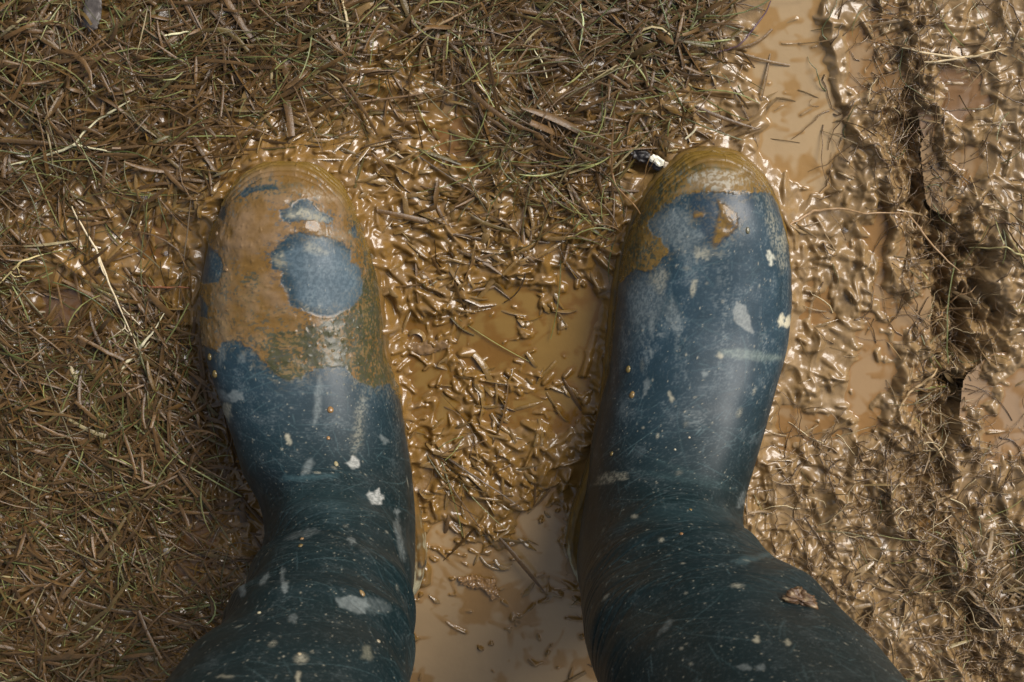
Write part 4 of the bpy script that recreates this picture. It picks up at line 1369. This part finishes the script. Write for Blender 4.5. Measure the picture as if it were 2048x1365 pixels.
lump_sheet("dead_leaf", [(912, 1155), (945, 1150), (990, 1160), (1000, 1195), (985, 1200), (965, 1180), (925, 1172)],
           lambda a_, b_: .0135 + 0 * a_, (.24, .13, .045), .0012, 331, "brown wet leaf floating in the puddle between the heels", "leaf", mat=M_drop, crump=.0018, freq=.005)

# clod of mud stuck on the shaft of the right boot
p, nrm = surfR(1596, 1206)
nrm = Vector(nrm).normalized()
nv, nh = 40, 56
vs, cs = [], []
t1 = Vector((.8, -.6, .25)); t1 = (t1 - nrm * t1.dot(nrm)).normalized(); t2 = nrm.cross(t1)
aa, bb = np.meshgrid(np.linspace(0, math.pi, nv), np.linspace(0, 2 * math.pi, nh, endpoint=False), indexing='ij')
rad = 1 + .32 * perlin(aa * 1.9 + 3, bb * 1.4, 400) + .22 * perlin(aa * 4.5, np.cos(bb) * 2.5, 401) + .12 * perlin(aa * 9, np.sin(bb) * 6, 402)
rad = rad * (1 + .25 * np.cos(bb * 3 + 1))
u1 = np.sin(aa) * np.cos(bb) * rad * .0080; u2 = np.sin(aa) * np.sin(bb) * rad * .0050; u3 = np.cos(aa) * rad * .0042 + .0022
V = np.array(p) + u1[..., None] * np.array(t1) + u2[..., None] * np.array(t2) + u3[..., None] * np.array(nrm)
cn = perlin(V[..., 0] / .003, V[..., 1] / .003, 405)
C = mix(np.array([.10, .052, .022]), np.array([.34, .24, .13]), sstep(.15, .6, cn))
clod = make_mesh("mud_clod", V.reshape(-1, 3) - np.array(p), grid_faces(nv, nh, wrap=True), M_straw, colors=C.reshape(-1, 3))
clod.location = p
tag(clod, "small brown crumb of mud stuck on the shaft of the right boot", "mud clod")

M_bub = bpy.data.materials.new("bubble_film")
M_bub.use_nodes = True
bb_ = M_bub.node_tree.nodes["Principled BSDF"]
bb_.inputs["Base Color"].default_value = (.45, .40, .36, 1)
bb_.inputs["Roughness"].default_value = .03
bb_.inputs["Transmission Weight"].default_value = .6
bb_.inputs["IOR"].default_value = 1.33
for (px, py, r_, lab) in [(318, 359, .0022, "small bubble above the puddle left of the mud-smeared boot's toe"), (334, 508, .0024, "larger bubble in the mud just left of the mud-smeared boot"),
                          (291, 392, .0030, "wet bubble cluster left of the mud-smeared boot's tip"), (335, 1097, .0030, "shiny bubble in the grass left of the left ankle"),
                          (1690, 460, .0022, "bubble on the mud right of the right boot's toe"), (913, 553, .0018, "small dark bubble in the pool between the boots")]:
    x, y = P(px, py, .013)
    z = float(surface_z(np.array([float(x)]), np.array([float(y)]))[0])
    a_, b_ = np.meshgrid(np.linspace(0, math.pi * .6, 14), np.linspace(0, 2 * math.pi, 22, endpoint=False), indexing='ij')
    V = np.stack([np.sin(a_) * np.cos(b_) * r_, np.sin(a_) * np.sin(b_) * r_ * .9, np.cos(a_) * r_ * .8], -1).reshape(-1, 3)
    o = make_mesh("bubble", V, grid_faces(14, 22, wrap=True), M_bub)
    o.location = (float(x), float(y), z)
    tag(o, lab, "bubble", "bubbles on the mud")
